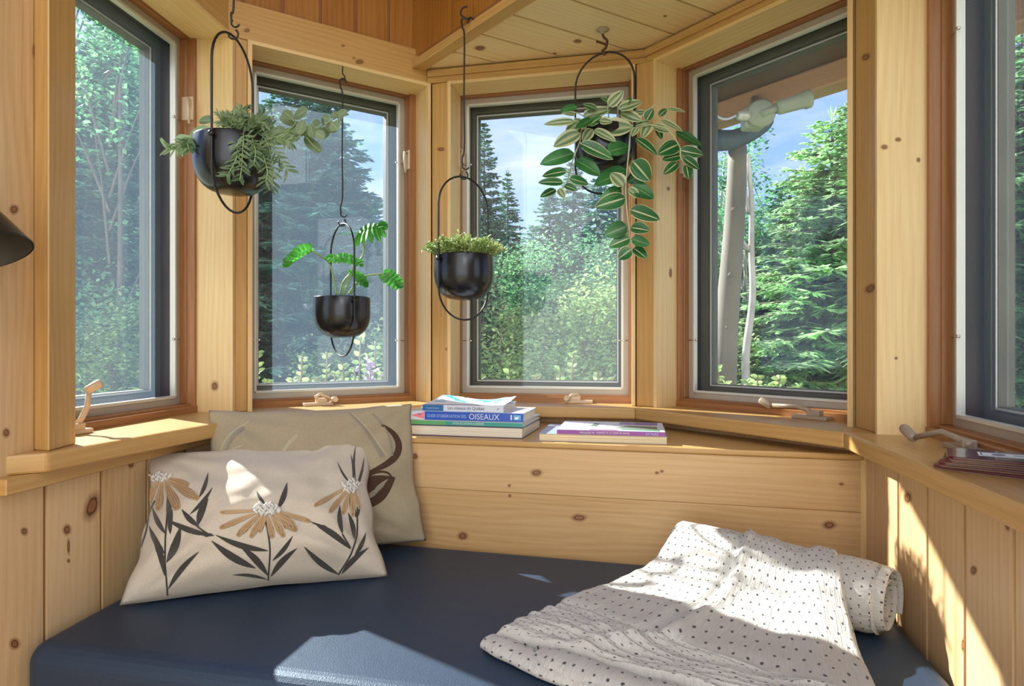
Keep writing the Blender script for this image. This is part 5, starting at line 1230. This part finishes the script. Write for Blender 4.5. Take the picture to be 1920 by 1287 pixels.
for a in ((390, 320, 300, 245, 66), (390, 310, 500, 230, 92), (400, 370, 275, 290, 62), (390, 330, 460, 450, 92), (470, 320, 430, 440, 70), (330, 400, 440, 470, 100), (460, 430, 545, 440, 120), (520, 350, 550, 470, 70), (470, 465, 610, 580, 76), (590, 370, 555, 318, 50), (590, 380, 600, 450, 80), (600, 390, 665, 460, 90), (560, 420, 640, 465, 70), (680, 320, 615, 300, 60),
          (690, 330, 700, 430, 80), (690, 340, 745, 400, 80), (740, 300, 690, 265, 60), (730, 310, 815, 240, 62), (745, 330, 780, 300, 50), (640, 360, 610, 310, 50)): oval2(*a, dz=rr.uniform(-.03, .03))
mb.build('eucalyptus_leaves', 'eucalyptus', pl1)
mb = MB()
for pts in ([(250, 470), (330, 410), (480, 440), (590, 380), (690, 330), (800, 250)], [(250, 470), (400, 350), (330, 260)], [(480, 440), (540, 520), (600, 570)]):
    mb.tube(curve([ce2(*p) for p in pts], 6), .0012, 6)
for pts in ([(800, 350), (500, 350), (300, 400), (160, 420)], [(850, 330), (1000, 380), (1120, 410), (1260, 400)]): mb.tube(curve([ce(*p) for p in pts], 6), .0013, 6)
ml = MB()
def sprig(pts, dzs, nleaf=13, ll=.022, wl2=.0046):
    P = curve([ce(x, y, dz) for (x, y), dz in zip(pts, dzs)], 8); mb.tube(P, .0011, 6)
    n = len(P)
    for k in range(nleaf):
        i = min(n-2, int((.12+.88*k/(nleaf-1))*(n-1))); p = P[i]; d = (P[min(i+1, n-1)]-P[max(0, i-1)]).normalized()
        for sg in (1, -1):
            s = d.cross(Vector((0, -1, 0))).normalized()*sg; s = (s + Vector((rr.uniform(-.4, .4), rr.uniform(-.9, .5), rr.uniform(-.2, .4)))).normalized()
            L = ll*rr.uniform(.7, 1.15); tip = p + (s*.75+d*.65).normalized()*L; mid_ = p + (s*.9+d*.2).normalized()*L*.5
            nn_ = Vector((rr.uniform(-.6, .6), -1, .3)); leaf(ml, p, tip, wl2, nn_, .15, .22*rr.choice((-1, 1)), 5, 0, .45, .5)
for pts, dz in [([(820, 340), (840, 400), (830, 560), (820, 730), (800, 850)], (0, -.09, -.10, -.09, -.09)), ([(790, 340), (780, 480), (770, 620), (700, 760), (670, 810)], (0, -.09, -.10, -.10, -.10)),
        ([(900, 340), (930, 440), (960, 560), (940, 700)], (0, -.07, -.09, -.09)), ([(950, 350), (1060, 440), (1120, 620), (1140, 800), (1120, 940)], (0, -.05, -.05, -.05, -.05)),
        ([(960, 350), (1100, 470), (1200, 620), (1290, 760)], (0, -.04, -.04, -.04)), ([(980, 350), (1120, 400), (1240, 440), (1330, 470)], (0, -.03, -.03, -.03)),
        ([(800, 340), (760, 270), (800, 190), (830, 120)], (0, -.02, -.02, -.01)), ([(850, 340), (880, 260), (980, 230), (1040, 200)], (0, 0, 0, 0)), ([(900, 350), (1000, 290), (1130, 290)], (0, 0, .02)),
        ([(700, 340), (690, 280), (640, 250)], (0, -.03, -.03)), ([(350, 440), (260, 450), (200, 500), (150, 540), (60, 530)], (-.02, -.05, -.06, -.06, -.06)), ([(320, 420), (280, 470), (290, 540)], (-.05, -.06, -.06)),
        ([(1000, 450), (1040, 600), (1080, 760), (1060, 860)], (-.04, -.08, -.08, -.08)), ([(870, 350), (860, 300), (900, 240)], (0, .02, .02)), ([(830, 350), (870, 420), (930, 500), (1010, 590)], (-.02, -.07, -.08, -.08)), ([(900, 330), (960, 260), (1060, 270)], (-.03, -.03, -.03))]:
    sprig(pts, dz)
for i in range(26):
    a = rr.uniform(0, 2*math.pi); p = P1['rim'] + Vector((math.cos(a)*P1['r']*.6*rr.random()+.02, math.sin(a)*P1['r']*.5, -.005))
    q = p + Vector((rr.uniform(-.02, .04), rr.uniform(-.03, .02), rr.uniform(.02, .045)))
    P = curve([p, (p+q)/2+UP*.01, q], 5); mb.tube(P, .001, 5)
    for k in range(2, len(P)):
        for _ in range(2):
            d = Vector((rr.uniform(-1, 1), rr.uniform(-1, .6), rr.uniform(-.3, 1))).normalized(); leaf(ml, P[k], P[k]+d*rr.uniform(.012, .02), .0028, (rr.uniform(-.6, .6), -1, .3), .15, .2, 4, 0, .45)
mb.build('sprig_stems', 'stem_green', pl1); ml.build('rosemary_leaves', 'rosemary', pl1)

# ================================================================ outdoors
GZ = -0.85
M['ground'] = plain('ground', (.26, .29, .15), .95, vary=.5, bscale=8)
mb = MB(); mb.grid(lambda u, v: Vector(((u-.5)*110, -12+v*110, GZ - .35*max(0, min(1, (v*110-14)/10)) + .10*noise.noise(Vector((u*40, v*40, 0))))), 50, 50, 0)
tag(mb.build('ground', 'ground'), 'rough green ground outside the cabin', 'ground', None, 'structure')
M['needles'] = leafmat('needles', (.12, .29, .24), (.34, .54, .36), .5, .6, isl=.6)
M['needles_light'] = leafmat('needles_light', (.22, .43, .25), (.50, .72, .40), .5, .6, isl=.45)
M['leaves_mid'] = leafmat('leaves_mid', (.09, .31, .15), (.31, .62, .27), .5, .5, isl=.38)
M['leaves_bright'] = leafmat('leaves_bright', (.28, .48, .16), (.60, .76, .32), .5, .5, isl=.4)
M['bark'] = plain('bark', (.14, .11, .09), .9, bump=.8, bscale=30, vary=.3); M['birch'] = plain('birch', (.40, .38, .35), .7, bump=.4, bscale=30, vary=.35); M['greylog'] = plain('greylog', (.21, .19, .165), .8, bump=.5, bscale=20, vary=.25)
def spray(mb, p, q, w, mi=0, rr=R):
    """flat needle-clad twig: three ragged blades"""
    p, q = Vector(p), Vector(q); d = q-p; L = d.length
    if L < 1e-4: return
    d.normalize(); s = d.cross(UP)
    if s.length < .1: s = Vector((1, 0, 0))
    s.normalize(); n = s.cross(d)
    for k in (-1, 0, 1):
        t = (d + s*(k*.42) + n*rr.uniform(-.15, .15)).normalized(); b = p + d*(L*(.25 if k else 0)); e = b + t*L*(.62 if k else 1.0); sd_ = t.cross(n).normalized()*(w*.5)
        mb.face([b, b.lerp(e, .45)+sd_, e, b.lerp(e, .45)-sd_], None, mi)
def conifer(seed, h, r, dens=1.0, lo=.04, mat='needles', power=.85):
    rr = random.Random(seed); mf = MB(); mt = MB()
    mt.tube([Vector((0, 0, -.3)), Vector((0, 0, h*.5)), Vector((0, 0, h*.995))], [h*.018, h*.010, h*.001], 8)
    z = h*lo; k = 0
    while z < h*.99:
        q = z/h; L0 = r*(1-q)**power*(1 if q > .12 else .8)+.05; nb = max(4, int((6+5*(1-q))*dens)); a0 = rr.uniform(0, 6.28)
        for b in range(nb):
            a = a0 + b*2*math.pi/nb + rr.uniform(-.25, .25); L = L0*rr.uniform(.72, 1.12); up = .25*(q-.35)*1.6 - .08; dx = Vector((math.cos(a), math.sin(a), 0))
            zj = z + h*rr.uniform(-.014, .014)*(1 if q < .9 else .2); P = [Vector((0, 0, zj)) + dx*(L*t) + UP*(L*(up*t - .16*t*t + .10*t**3)) for t in (0, .25, .5, .75, 1)]
            mt.tube(P, [.012*L+.002]*4+[.002], 4, cap=False)
            m = max(4, int(L/.115*dens))
            for i in range(1, m+1):
                t = .12+.88*i/m; j = min(3, int(t*4)); p = P[j].lerp(P[j+1], t*4-j); tl = L*.40*(1-t*.62)*rr.uniform(.7, 1.2)+.04
                for sg in (1, -1):
                    dd = (dx*rr.uniform(.35, .8) + Vector((-dx.y, dx.x, 0))*sg*.8 + UP*rr.uniform(-.45, .15)).normalized(); spray(mf, p, p+dd*tl, .06+.06*tl, 0, rr)
                    if rr.random() < .5: spray(mf, p, p+(dd+UP*rr.uniform(-.9, .2)+dx*rr.uniform(-.5, .5)).normalized()*tl*.6, .06, 0, rr)
            spray(mf, P[3], P[4]+dx*.06, .07, 0, rr)
        z += h*.021*(1+.2*rr.random())/max(.8, dens**.5)*(1.25 if q < .5 else .9)
    spray(mf, Vector((0, 0, h*.97)), Vector((0, 0, h*1.02)), .04, 0, rr)
    root = thing('spruce_tree', (0, 0, 0), 'x', 'tree'); mf.build('needle_foliage', mat, root); mt.build('trunk', 'bark', root)
    return root
def broadleaf(seed, h, r, n, ls, mat, trunk='bark', tr=.03, blobs=14, name='broadleaf_tree'):
    rr = random.Random(seed); mf = MB(); mt = MB(); cs = []
    mt.tube(curve([(0, 0, -.3), (rr.uniform(-.1, .1), rr.uniform(-.1, .1), h*.4), (rr.uniform(-.2, .2), rr.uniform(-.2, .2), h*.85)], 5), [tr*(1-.07*i) for i in range(11)], 8)
    for i in range(blobs):
        a = rr.uniform(0, 6.28); q = rr.uniform(.12, .98); rad = r*math.sin(math.pi*min(.98, .25+.68*q))**.7*rr.uniform(.3, .95); c = Vector((math.cos(a)*rad, math.sin(a)*rad, h*q)); cs.append((c, r*rr.uniform(.28, .5)))
        mt.tube(curve([(0, 0, h*max(.05, q-.25)), (c.x*.5, c.y*.5, h*(q-.10)), tuple(c)], 3), [.018]*3+[.010]*3+[.004], 5, cap=False)
    for i in range(n):
        c, rad = cs[rr.randrange(len(cs))]; v = Vector((rr.gauss(0, 1), rr.gauss(0, 1), rr.gauss(0, .55))).normalized()*rad*rr.random()**.45
        p = c+v; d = Vector((rr.uniform(-1, 1), rr.uniform(-1, 1), rr.uniform(-.6, .4))).normalized(); nn_ = Vector((rr.uniform(-.7, .7), rr.uniform(-.7, .7), 1)).normalized(); s = d.cross(nn_).normalized(); L = ls*rr.uniform(.6, 1.2); q_ = p+d*L
        mf.face([p, p.lerp(q_, .45)+s*L*.34, q_, p.lerp(q_, .45)-s*L*.34])
    root = thing(name, (0, 0, 0), 'x', 'tree'); mf.build('leaf_foliage', mat, root); mt.build('trunk', trunk, root); return root
def place(proto, used, u, ybase, dist, vtop, h, label, group, rot=None, widen=1.0):
    """stand a tree at bearing u (pixel) and distance, so tall that its tip shows at height vtop"""
    o = proto if not used[0] else copy_tree(proto); used[0] = True
    topz = EYE + (650.1-vtop)/F*dist; g = GZ-.25; s = (topz-g)/h
    o.location = ((u-960)/F*dist, dist, g); o.scale = (s*widen, s*widen, s); o.rotation_euler = (0, 0, rot if rot is not None else R.uniform(0, 6.28))
    o['label'] = label
    if group: o['group'] = group
    elif 'group' in o: del o['group']
    return o
SPA = conifer(1, 6, 1.75, 1.3); SPB = conifer(2, 6, 1.8, 1.45, power=.7); SPN = conifer(3, 6, 1.75, 1.35, power=.92); SPL = conifer(5, 6, 1.9, 1.15, mat='needles_light', power=.6)
uA, uB, uN, uL = [False], [False], [False], [False]
gr = 'dark spruces beyond the two left windows'
lab = 'dark spruce in the dense stand beyond the two left windows'
# beyond the left windows
for (u, d, vt) in ((210, 9.5, 60), (300, 11, 40), (130, 12, 150), (60, 10, 130), (370, 10.5, 150), (440, 12, 190), (500, 9.6, 190), (-40, 11, 90), (250, 14, -40), (400, 15, 60)):
    place(SPB, uB, u, 0, d, vt, 6, lab, gr)
place(SPB, uB, 575, 0, 9.0, 95, 6, 'tallest spruce, in the middle of the centre left window', None, widen=1.05)
place(SPA, uA, 668, 0, 10.5, 325, 6, 'taller of two spruce tops against cloud at right of centre left window', None)
place(SPA, uA, 704, 0, 11.5, 372, 6, 'lower of two spruce tops against cloud at right of centre left window', None)
place(SPA, uA, 640, 0, 9.6, 420, 6, lab, gr); place(SPA, uA, 742, 0, 10.8, 440, 6, lab, gr); place(SPA, uA, 790, 0, 11.5, 430, 6, lab, gr); place(SPA, uA, 830, 0, 11, 360, 6, lab, gr)
place(SPN, uN, 908, 0, 12, 228, 6, 'slender pointed spruce at the left of the middle window, tallest against the sky', None, widen=.72)
place(SPN, uN, 952, 0, 13, 322, 6, 'shorter pointed spruce right beside the slender tall one in the middle window', None, widen=.72)
g3 = 'spruces massed at the right of the middle window'; l3 = 'grey green spruce in the mass at the right of the middle window'
for (u, d, vt) in ((1030, 12, 350), (1075, 13.5, 300), (1120, 12.5, 330), (1165, 14, 300), (1210, 12, 340), (1000, 14, 420), (1052, 11.6, 410), (1140, 11.8, 430)): place(SPA, uA, u, 0, d, vt, 6, l3, g3)
# beyond the right windows
g4 = 'pale green conifers beyond the two right windows'; l4 = 'light green conifer with level boughs beyond the two right windows'
for (u, d, vt) in ((1560, 7.0, 210), (1480, 8.2, 330), (1620, 8.5, 170), (1720, 7.5, 140), (1830, 8, 60), (1915, 7, 40), (1990, 7.5, 20), (1430, 10, 420), (1670, 10, 160), (1540, 10, 300), (2080, 8, 40)): place(SPL, uL, u, 0, d, vt, 6, l4, g4, widen=.95)
BRA = broadleaf(11, 5, 1.5, 5200, .085, 'leaves_mid'); BRB = broadleaf(12, 3, 1.3, 5200, .075, 'leaves_bright', tr=.02); BIR = broadleaf(14, 6, 1.3, 3600, .075, 'leaves_mid', 'birch', .045, 16, 'birch_tree')
ALD = broadleaf(15, 6, 1.5, 5200, .08, 'leaves_mid', 'bark', .05, 20)
ua, ub, ui, uc = [False], [False], [False], [False]
g5 = 'leafy bushes along the clearing'; l5 = 'rounded leafy bush along the edge of the clearing'
for (u, d, vt) in ((900, 9.5, 440), (985, 8.8, 480), (1060, 9.2, 470), (1140, 8.6, 440), (1200, 9.4, 420), (1270, 9, 430), (1340, 9.6, 400), (1400, 9, 470), (860, 10, 470)): place(BRA, ua, u, 0, d, vt, 5, l5, g5)
g6 = 'bright yellow green bushes low in the clearing'; l6 = 'low bright yellow green bush in the clearing'
for (u, d, vt) in ((930, 7.6, 560), (1010, 7.2, 570), (1090, 7.0, 540), (1160, 7.4, 520), (720, 7.5, 600), (640, 8, 640), (560, 7.6, 650), (300, 7.8, 560), (220, 7.4, 600), (400, 7.6, 640), (1330, 7.2, 600), (1420, 7.4, 620), (150, 7, 640), (1240, 7.6, 560), (1860, 6.6, 650), (1960, 6.6, 600)): place(BRB, ub, u, 0, d, vt, 3, l6, g6)
g7 = 'airy birches with light between their leaves'; l7 = 'airy birch with bright sky showing between its leaves'
for (u, d, vt) in ((1345, 9.2, 150), (1408, 8.2, 180), (1290, 11, 250), (1500, 12, 290), (1460, 9.6, 260)): place(BIR, ui, u, 0, d, vt, 6, l7, g7)
place(ALD, uc, 205, 0, 8.2, 25, 6, 'tall leafy tree with sky gaps in the left side window', None); place(ALD, uc, 110, 0, 8.8, -60, 6, 'leafy tree at the left edge of the left side window', None)
# branch tips of the tall spruce reaching in from the right handled by the tree itself
# ---- white birch trunk behind the log post
mb = MB(); q = [PX(1396, 760, 6.4), PX(1399, 660, 6.4), PX(1411, 560, 6.4), PX(1409, 470, 6.4), PX(1409, 380, 6.4), PX(1402, 290, 6.4)]
bt = thing('birch_sapling', q[0], 'thin pale birch stem right of the leaning log post', 'tree')
mb.tube(curve([q[0]+UP*-1.2+Vector((-.1,0,0))]+q, 6), [.040-.0006*i for i in range(37)], 12); mb.build('trunk', 'birch', bt)
mb = MB(); mb.tube(curve([PX(1405, 470, 6.4), PX(1385, 445, 6.4), PX(1370, 430, 6.4)], 4), .02, 7); mb.tube(curve([PX(1404, 400, 6.4), PX(1396, 350, 6.4), PX(1405, 300, 6.4)], 4), .018, 7); mb.build('branch', 'birch', bt)
# ---- leaning grey log post of the porch
lp_ = thing('log_post', PX(1357, 900, 4.2), 'thick weathered grey log post leaning slightly, holding the porch beam', 'post')
mb = MB(); A_ = PX(1383, 276, 4.2); B_ = PX(1356, 760, 4.2); C_ = B_ + (B_-A_).normalized()*1.3
mb.tube([A_.lerp(C_, i/24)+Vector((.006*math.sin(i*.5), 0, 0)) for i in range(25)], [.050+.0016*i for i in range(25)], 18); mb.build('log', 'greylog', lp_)
mb = MB()
for i, x in enumerate((.25, .5, .7)): mb = MB(); p = A_.lerp(B_, x) + Vector((-.02, -.055, 0)); mb.lathe(p, [(.012, -.006), (.014, .006), (0, .01)], 8, axis=(0, -1, 0)); mb.build('knot', 'greylog', lp_)
# ---- porch beam and roof
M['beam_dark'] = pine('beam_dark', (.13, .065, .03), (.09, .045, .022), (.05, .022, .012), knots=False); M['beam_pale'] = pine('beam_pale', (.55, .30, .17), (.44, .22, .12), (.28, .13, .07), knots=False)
b0 = Vector((1.884, 3.6)); bdv = Vector((.596, -.803)); bnn = Vector((.803, .596))
pr = thing('porch_roof', W(1.5, 3.6, 1.48), 'brown porch roof and beam seen through the centre right window', 'porch roof')
mb = MB(); s0, s1 = b0 - bdv*1.05, b0 + bdv*3.2
mb.prism([m2(p) for p in (s0, s1, s1+bnn*.16, s0+bnn*.16)], Z(1.505), Z(1.64), tuple(bdv)); mb.build('beam', 'beam_pale', pr, bevel=.01)
E1 = Vector((.055, 4.42)); E2 = s0 + bnn*.3
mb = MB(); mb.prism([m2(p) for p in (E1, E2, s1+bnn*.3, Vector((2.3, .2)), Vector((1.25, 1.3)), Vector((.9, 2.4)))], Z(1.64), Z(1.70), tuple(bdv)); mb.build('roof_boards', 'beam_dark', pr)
mb = MB(); bc = PX(1375, 262, 4.15); mb.tube(curve([PX(1325, 262, 4.1), PX(1375, 262, 4.15), PX(1425, 238, 4.2), PX(1440, 222, 4.2)], 5), [.062-.0016*i for i in range(16)], 16); mb.build('log_end', plain('blue_log', (.06, .09, .14), .6, vary=.3, bscale=30), pr)
# ---- security lamp
M['lamp_grey'] = plain('lamp_grey', (.36, .40, .33), .45)
sl = thing('security_lamp', PX(1422, 218, 3.55), 'grey outdoor spotlight with a round base plate under the porch beam', 'lamp')
mb = MB(); p = PX(1428, 212, 3.52); mb.lathe(p, [(0, -.02), (.062, -.02), (.066, -.006), (.056, .008), (.02, .014), (0, .014)], 30, axis=(-.15, -1, -.1)); mb.build('base_plate', 'lamp_grey', sl)
mb = MB(); a = Vector((.97, -.15, .24)).normalized(); p = PX(1456, 203, 3.50)
mb.tube([PX(1428, 214, 3.50), PX(1442, 208, 3.50), p], [.018, .016, .018], 12); mb.build('swivel_arm', 'lamp_grey', sl)
mb = MB(); mb.lathe(p, [(0, 0), (.026, .0), (.034, .012), (.037, .125), (.043, .130), (.043, .150), (.034, .150), (.031, .128), (0, .122)], 30, axis=a); mb.build('lamp_head', 'lamp_grey', sl)
mb = MB(); mb.lathe(p, [(.0, .128), (.015, .128), (.018, .140), (.015, .146), (0, .146)], 20, axis=a); mb.build('lens', 'sash_lip', sl)
mb = MB(); mb.lathe(PX(1392, 217, 3.55), [(0, -.02), (.02, -.02), (.025, .0), (.025, .03), (0, .034)], 20, axis=(1, -.2, -.1)); mb.build('sensor', 'sash_lip', sl)
mb = MB(); mb.tube(curve([PX(1380, 217, 3.55), PX(1365, 223, 3.55), PX(1352, 222, 3.55), PX(1340, 214, 3.55)], 5), .006, 6); mb.build('cable', 'ice', sl)
mb = MB(); mb.obox(PX(1412, 224, 3.60), (.050, 0, 0), (0, .04, 0), (0, 0, .050)); mb.build('junction_box', 'lamp_grey', sl, bevel=.01)
mb = MB(); mb.tube([PX(1412, 218, 3.6), PX(1413, 206, 3.8), PX(1414, 186, 4.06)], .020, 10); mb.build('bracket', 'lamp_grey', sl)
# ---- eave over the left windows
mb = MB(); f = FC[1]
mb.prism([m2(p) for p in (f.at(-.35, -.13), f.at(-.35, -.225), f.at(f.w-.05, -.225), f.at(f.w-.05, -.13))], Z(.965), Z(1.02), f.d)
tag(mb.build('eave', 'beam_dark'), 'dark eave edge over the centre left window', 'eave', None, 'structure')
# ---- young shrubs just outside the glass
def shrub_sprig(mb, ml, pts, z, rr, ls=.034, n=9, w=.62):
    P = curve([PX(u, v, z+rr.uniform(-.02, .02)) for u, v in pts], 6); g0 = PX(pts[0][0], 1000, z); mb.tube([Vector((g0.x-.03, g0.y, GZ-.12)), Vector((g0.x-.01, g0.y, GZ*.4))]+P, .0035, 5)
    m = len(P)
    for k in range(n):
        i = int((.08+.9*k/(n-1))*(m-1)); p = P[i]
        for sg in (1, -1):
            d = Vector((sg*rr.uniform(.5, 1), rr.uniform(-.6, .6), rr.uniform(.1, .9))).normalized(); L = ls*rr.uniform(.65, 1.1)
            leaf(ml, p, p+d*L, L*w, (rr.uniform(-.4, .4), -.7, rr.uniform(.2, 1)), .2, .15, 4, 0, .6)
def shrub(us, z, label, seed, group='young shrubs outside the windows'):
    rr = random.Random(seed); mb, ml = MB(), MB(); base = PX(sum(u for u, v in us)/len(us), 1250, z); base.z = GZ-.1
    root = thing('shrub', base, label, 'shrub', group)
    for (u, v) in us:
        b = Vector((base.x+rr.uniform(-.1, .1), base.y, base.z)); x1 = u+rr.uniform(-14, 14)
        P0 = [(x1-12, 960), (x1-6, 800), (u+rr.uniform(-4, 4), (v+760)/2), (u, v)]
        shrub_sprig(mb, ml, P0, z, rr, n=13)
    mb.build('stems', plain('twig', (.30, .24, .15), .7) if 'twig' not in bpy.data.materials else bpy.data.materials['twig'], root); ml.build('leaves', 'leaves_bright', root)
shrub([(482, 660), (500, 715), (470, 690), (520, 735)], 3.0, 'small leafy shrub at the lower left of the centre left window', 31)
shrub([(566, 668), (612, 660), (596, 708), (548, 712), (628, 700), (585, 730)], 3.05, 'small leafy shrub at the lower middle of the centre left window', 32)
shrub([(642, 685), (664, 690), (676, 630), (690, 665), (715, 700), (704, 640), (740, 690)], 3.1, 'taller leafy shrub at the lower right of the centre left window', 33)
shrub([(900, 705), (955, 695), (905, 725)], 3.3, 'small leafy shrub at the lower left of the middle window', 34)
shrub([(1006, 705), (1050, 690), (1075, 660), (1060, 712), (1030, 725), (1095, 715), (1140, 712), (1120, 700)], 3.3, 'leafy shrub at the lower middle of the middle window', 35)
shrub([(1345, 690), (1360, 720), (1420, 705), (1380, 730), (1462, 705), (1440, 725), (1400, 715), (1500, 725), (1475, 730)], 3.2, 'leafy shrub with bare twigs low in the centre right window', 36)
shrub([(262, 735), (245, 760), (258, 750)], 2.9, 'tiny sunlit shrub low in the left side window', 37)
mb = MB(); rr = random.Random(5)
fl_ = thing('lilac_flower', PX(690, 700, 3.0), 'small pale lilac flower cluster beside the shrub in the centre left window', 'flower')
for i in range(60):
    p = PX(694+rr.gauss(0, 7), 690+rr.gauss(0, 14)+rr.choice((0, 34)), 3.0); d = Vector((rr.uniform(-1, 1), -1, rr.uniform(-1, 1))).normalized(); leaf(mb, p, p+d*.02, .016, (0, -1, .5), .1, .1, 3)
mb.build('petals', plain('lilac_petal', (.55, .42, .68), .6), fl_)
mb = MB(); mb.tube([Vector((PX(690, 1100, 3.0).x, PX(690, 1100, 3.0).y, GZ-.1)), PX(694, 690, 3.0)], .004, 6); mb.build('stem', 'stem_green', fl_)
# bare twigs
# small pieces sit under the part that carries them
under = {'lens': 'lamp_head', 'bulb': 'lamp_shade', 'label_print': 'label', 'badge_emblem': 'spine_badge', 'spine_title': 'spine_colour', 'spine_word': 'spine_colour', 'spine_picture': 'spine_colour',
         'spine_end_colour': 'spine_colour', 'hoop_screw': 'wire_hoop', 'soil': 'pot', 'branch': 'trunk', 'knot': 'log', 'cable': 'sensor', 'spine_author': 'spine_band', 'cover_title': 'cover_picture', 'knob': 'arm'}
for o in list(bpy.data.objects):
    key = o.name.split('.')[0]
    if key in under and o.parent is not None:
        host = [c for c in bpy.data.objects if c.parent == o.parent and c.name.split('.')[0] == under[key]]
        if host: o.parent = host[0]; o.matrix_parent_inverse = Matrix.Identity(4)
# neighbours of one kind are told apart by their order
ORD = ['first', 'second', 'third', 'fourth', 'fifth', 'sixth', 'seventh', 'eighth', 'ninth', 'tenth', 'eleventh', 'twelfth', 'thirteenth', 'fourteenth', 'fifteenth', 'sixteenth', 'seventeenth']
short = {gr: 'dark spruce beyond the two left windows', g3: 'grey green spruce in the mass right of middle window', g4: 'light green conifer beyond the two right windows',
         g5: 'rounded leafy bush at the clearing edge', g6: 'low yellow green bush in the clearing', g7: 'airy birch with sky between its leaves'}
for g_, lb in short.items():
    mem = sorted([o for o in bpy.data.objects if o.get('group') == g_ and o.parent is None], key=lambda o: o.location.x/o.location.y)
    for i, o in enumerate(mem): o['label'] = lb + ', ' + ORD[i] + ' from the left'
# ---------------- added fill light, unseen behind the camera, to brighten the interior
lp = bpy.data.lights.new('room_fill_light', 'POINT'); lpo = bpy.data.objects.new('room_fill_light', lp); COL.objects.link(lpo)
lpo.location = (0.2, -1.1, 2.25); lp.energy = 10; lp.shadow_soft_size = .16; lp.color = (1, .93, .82)
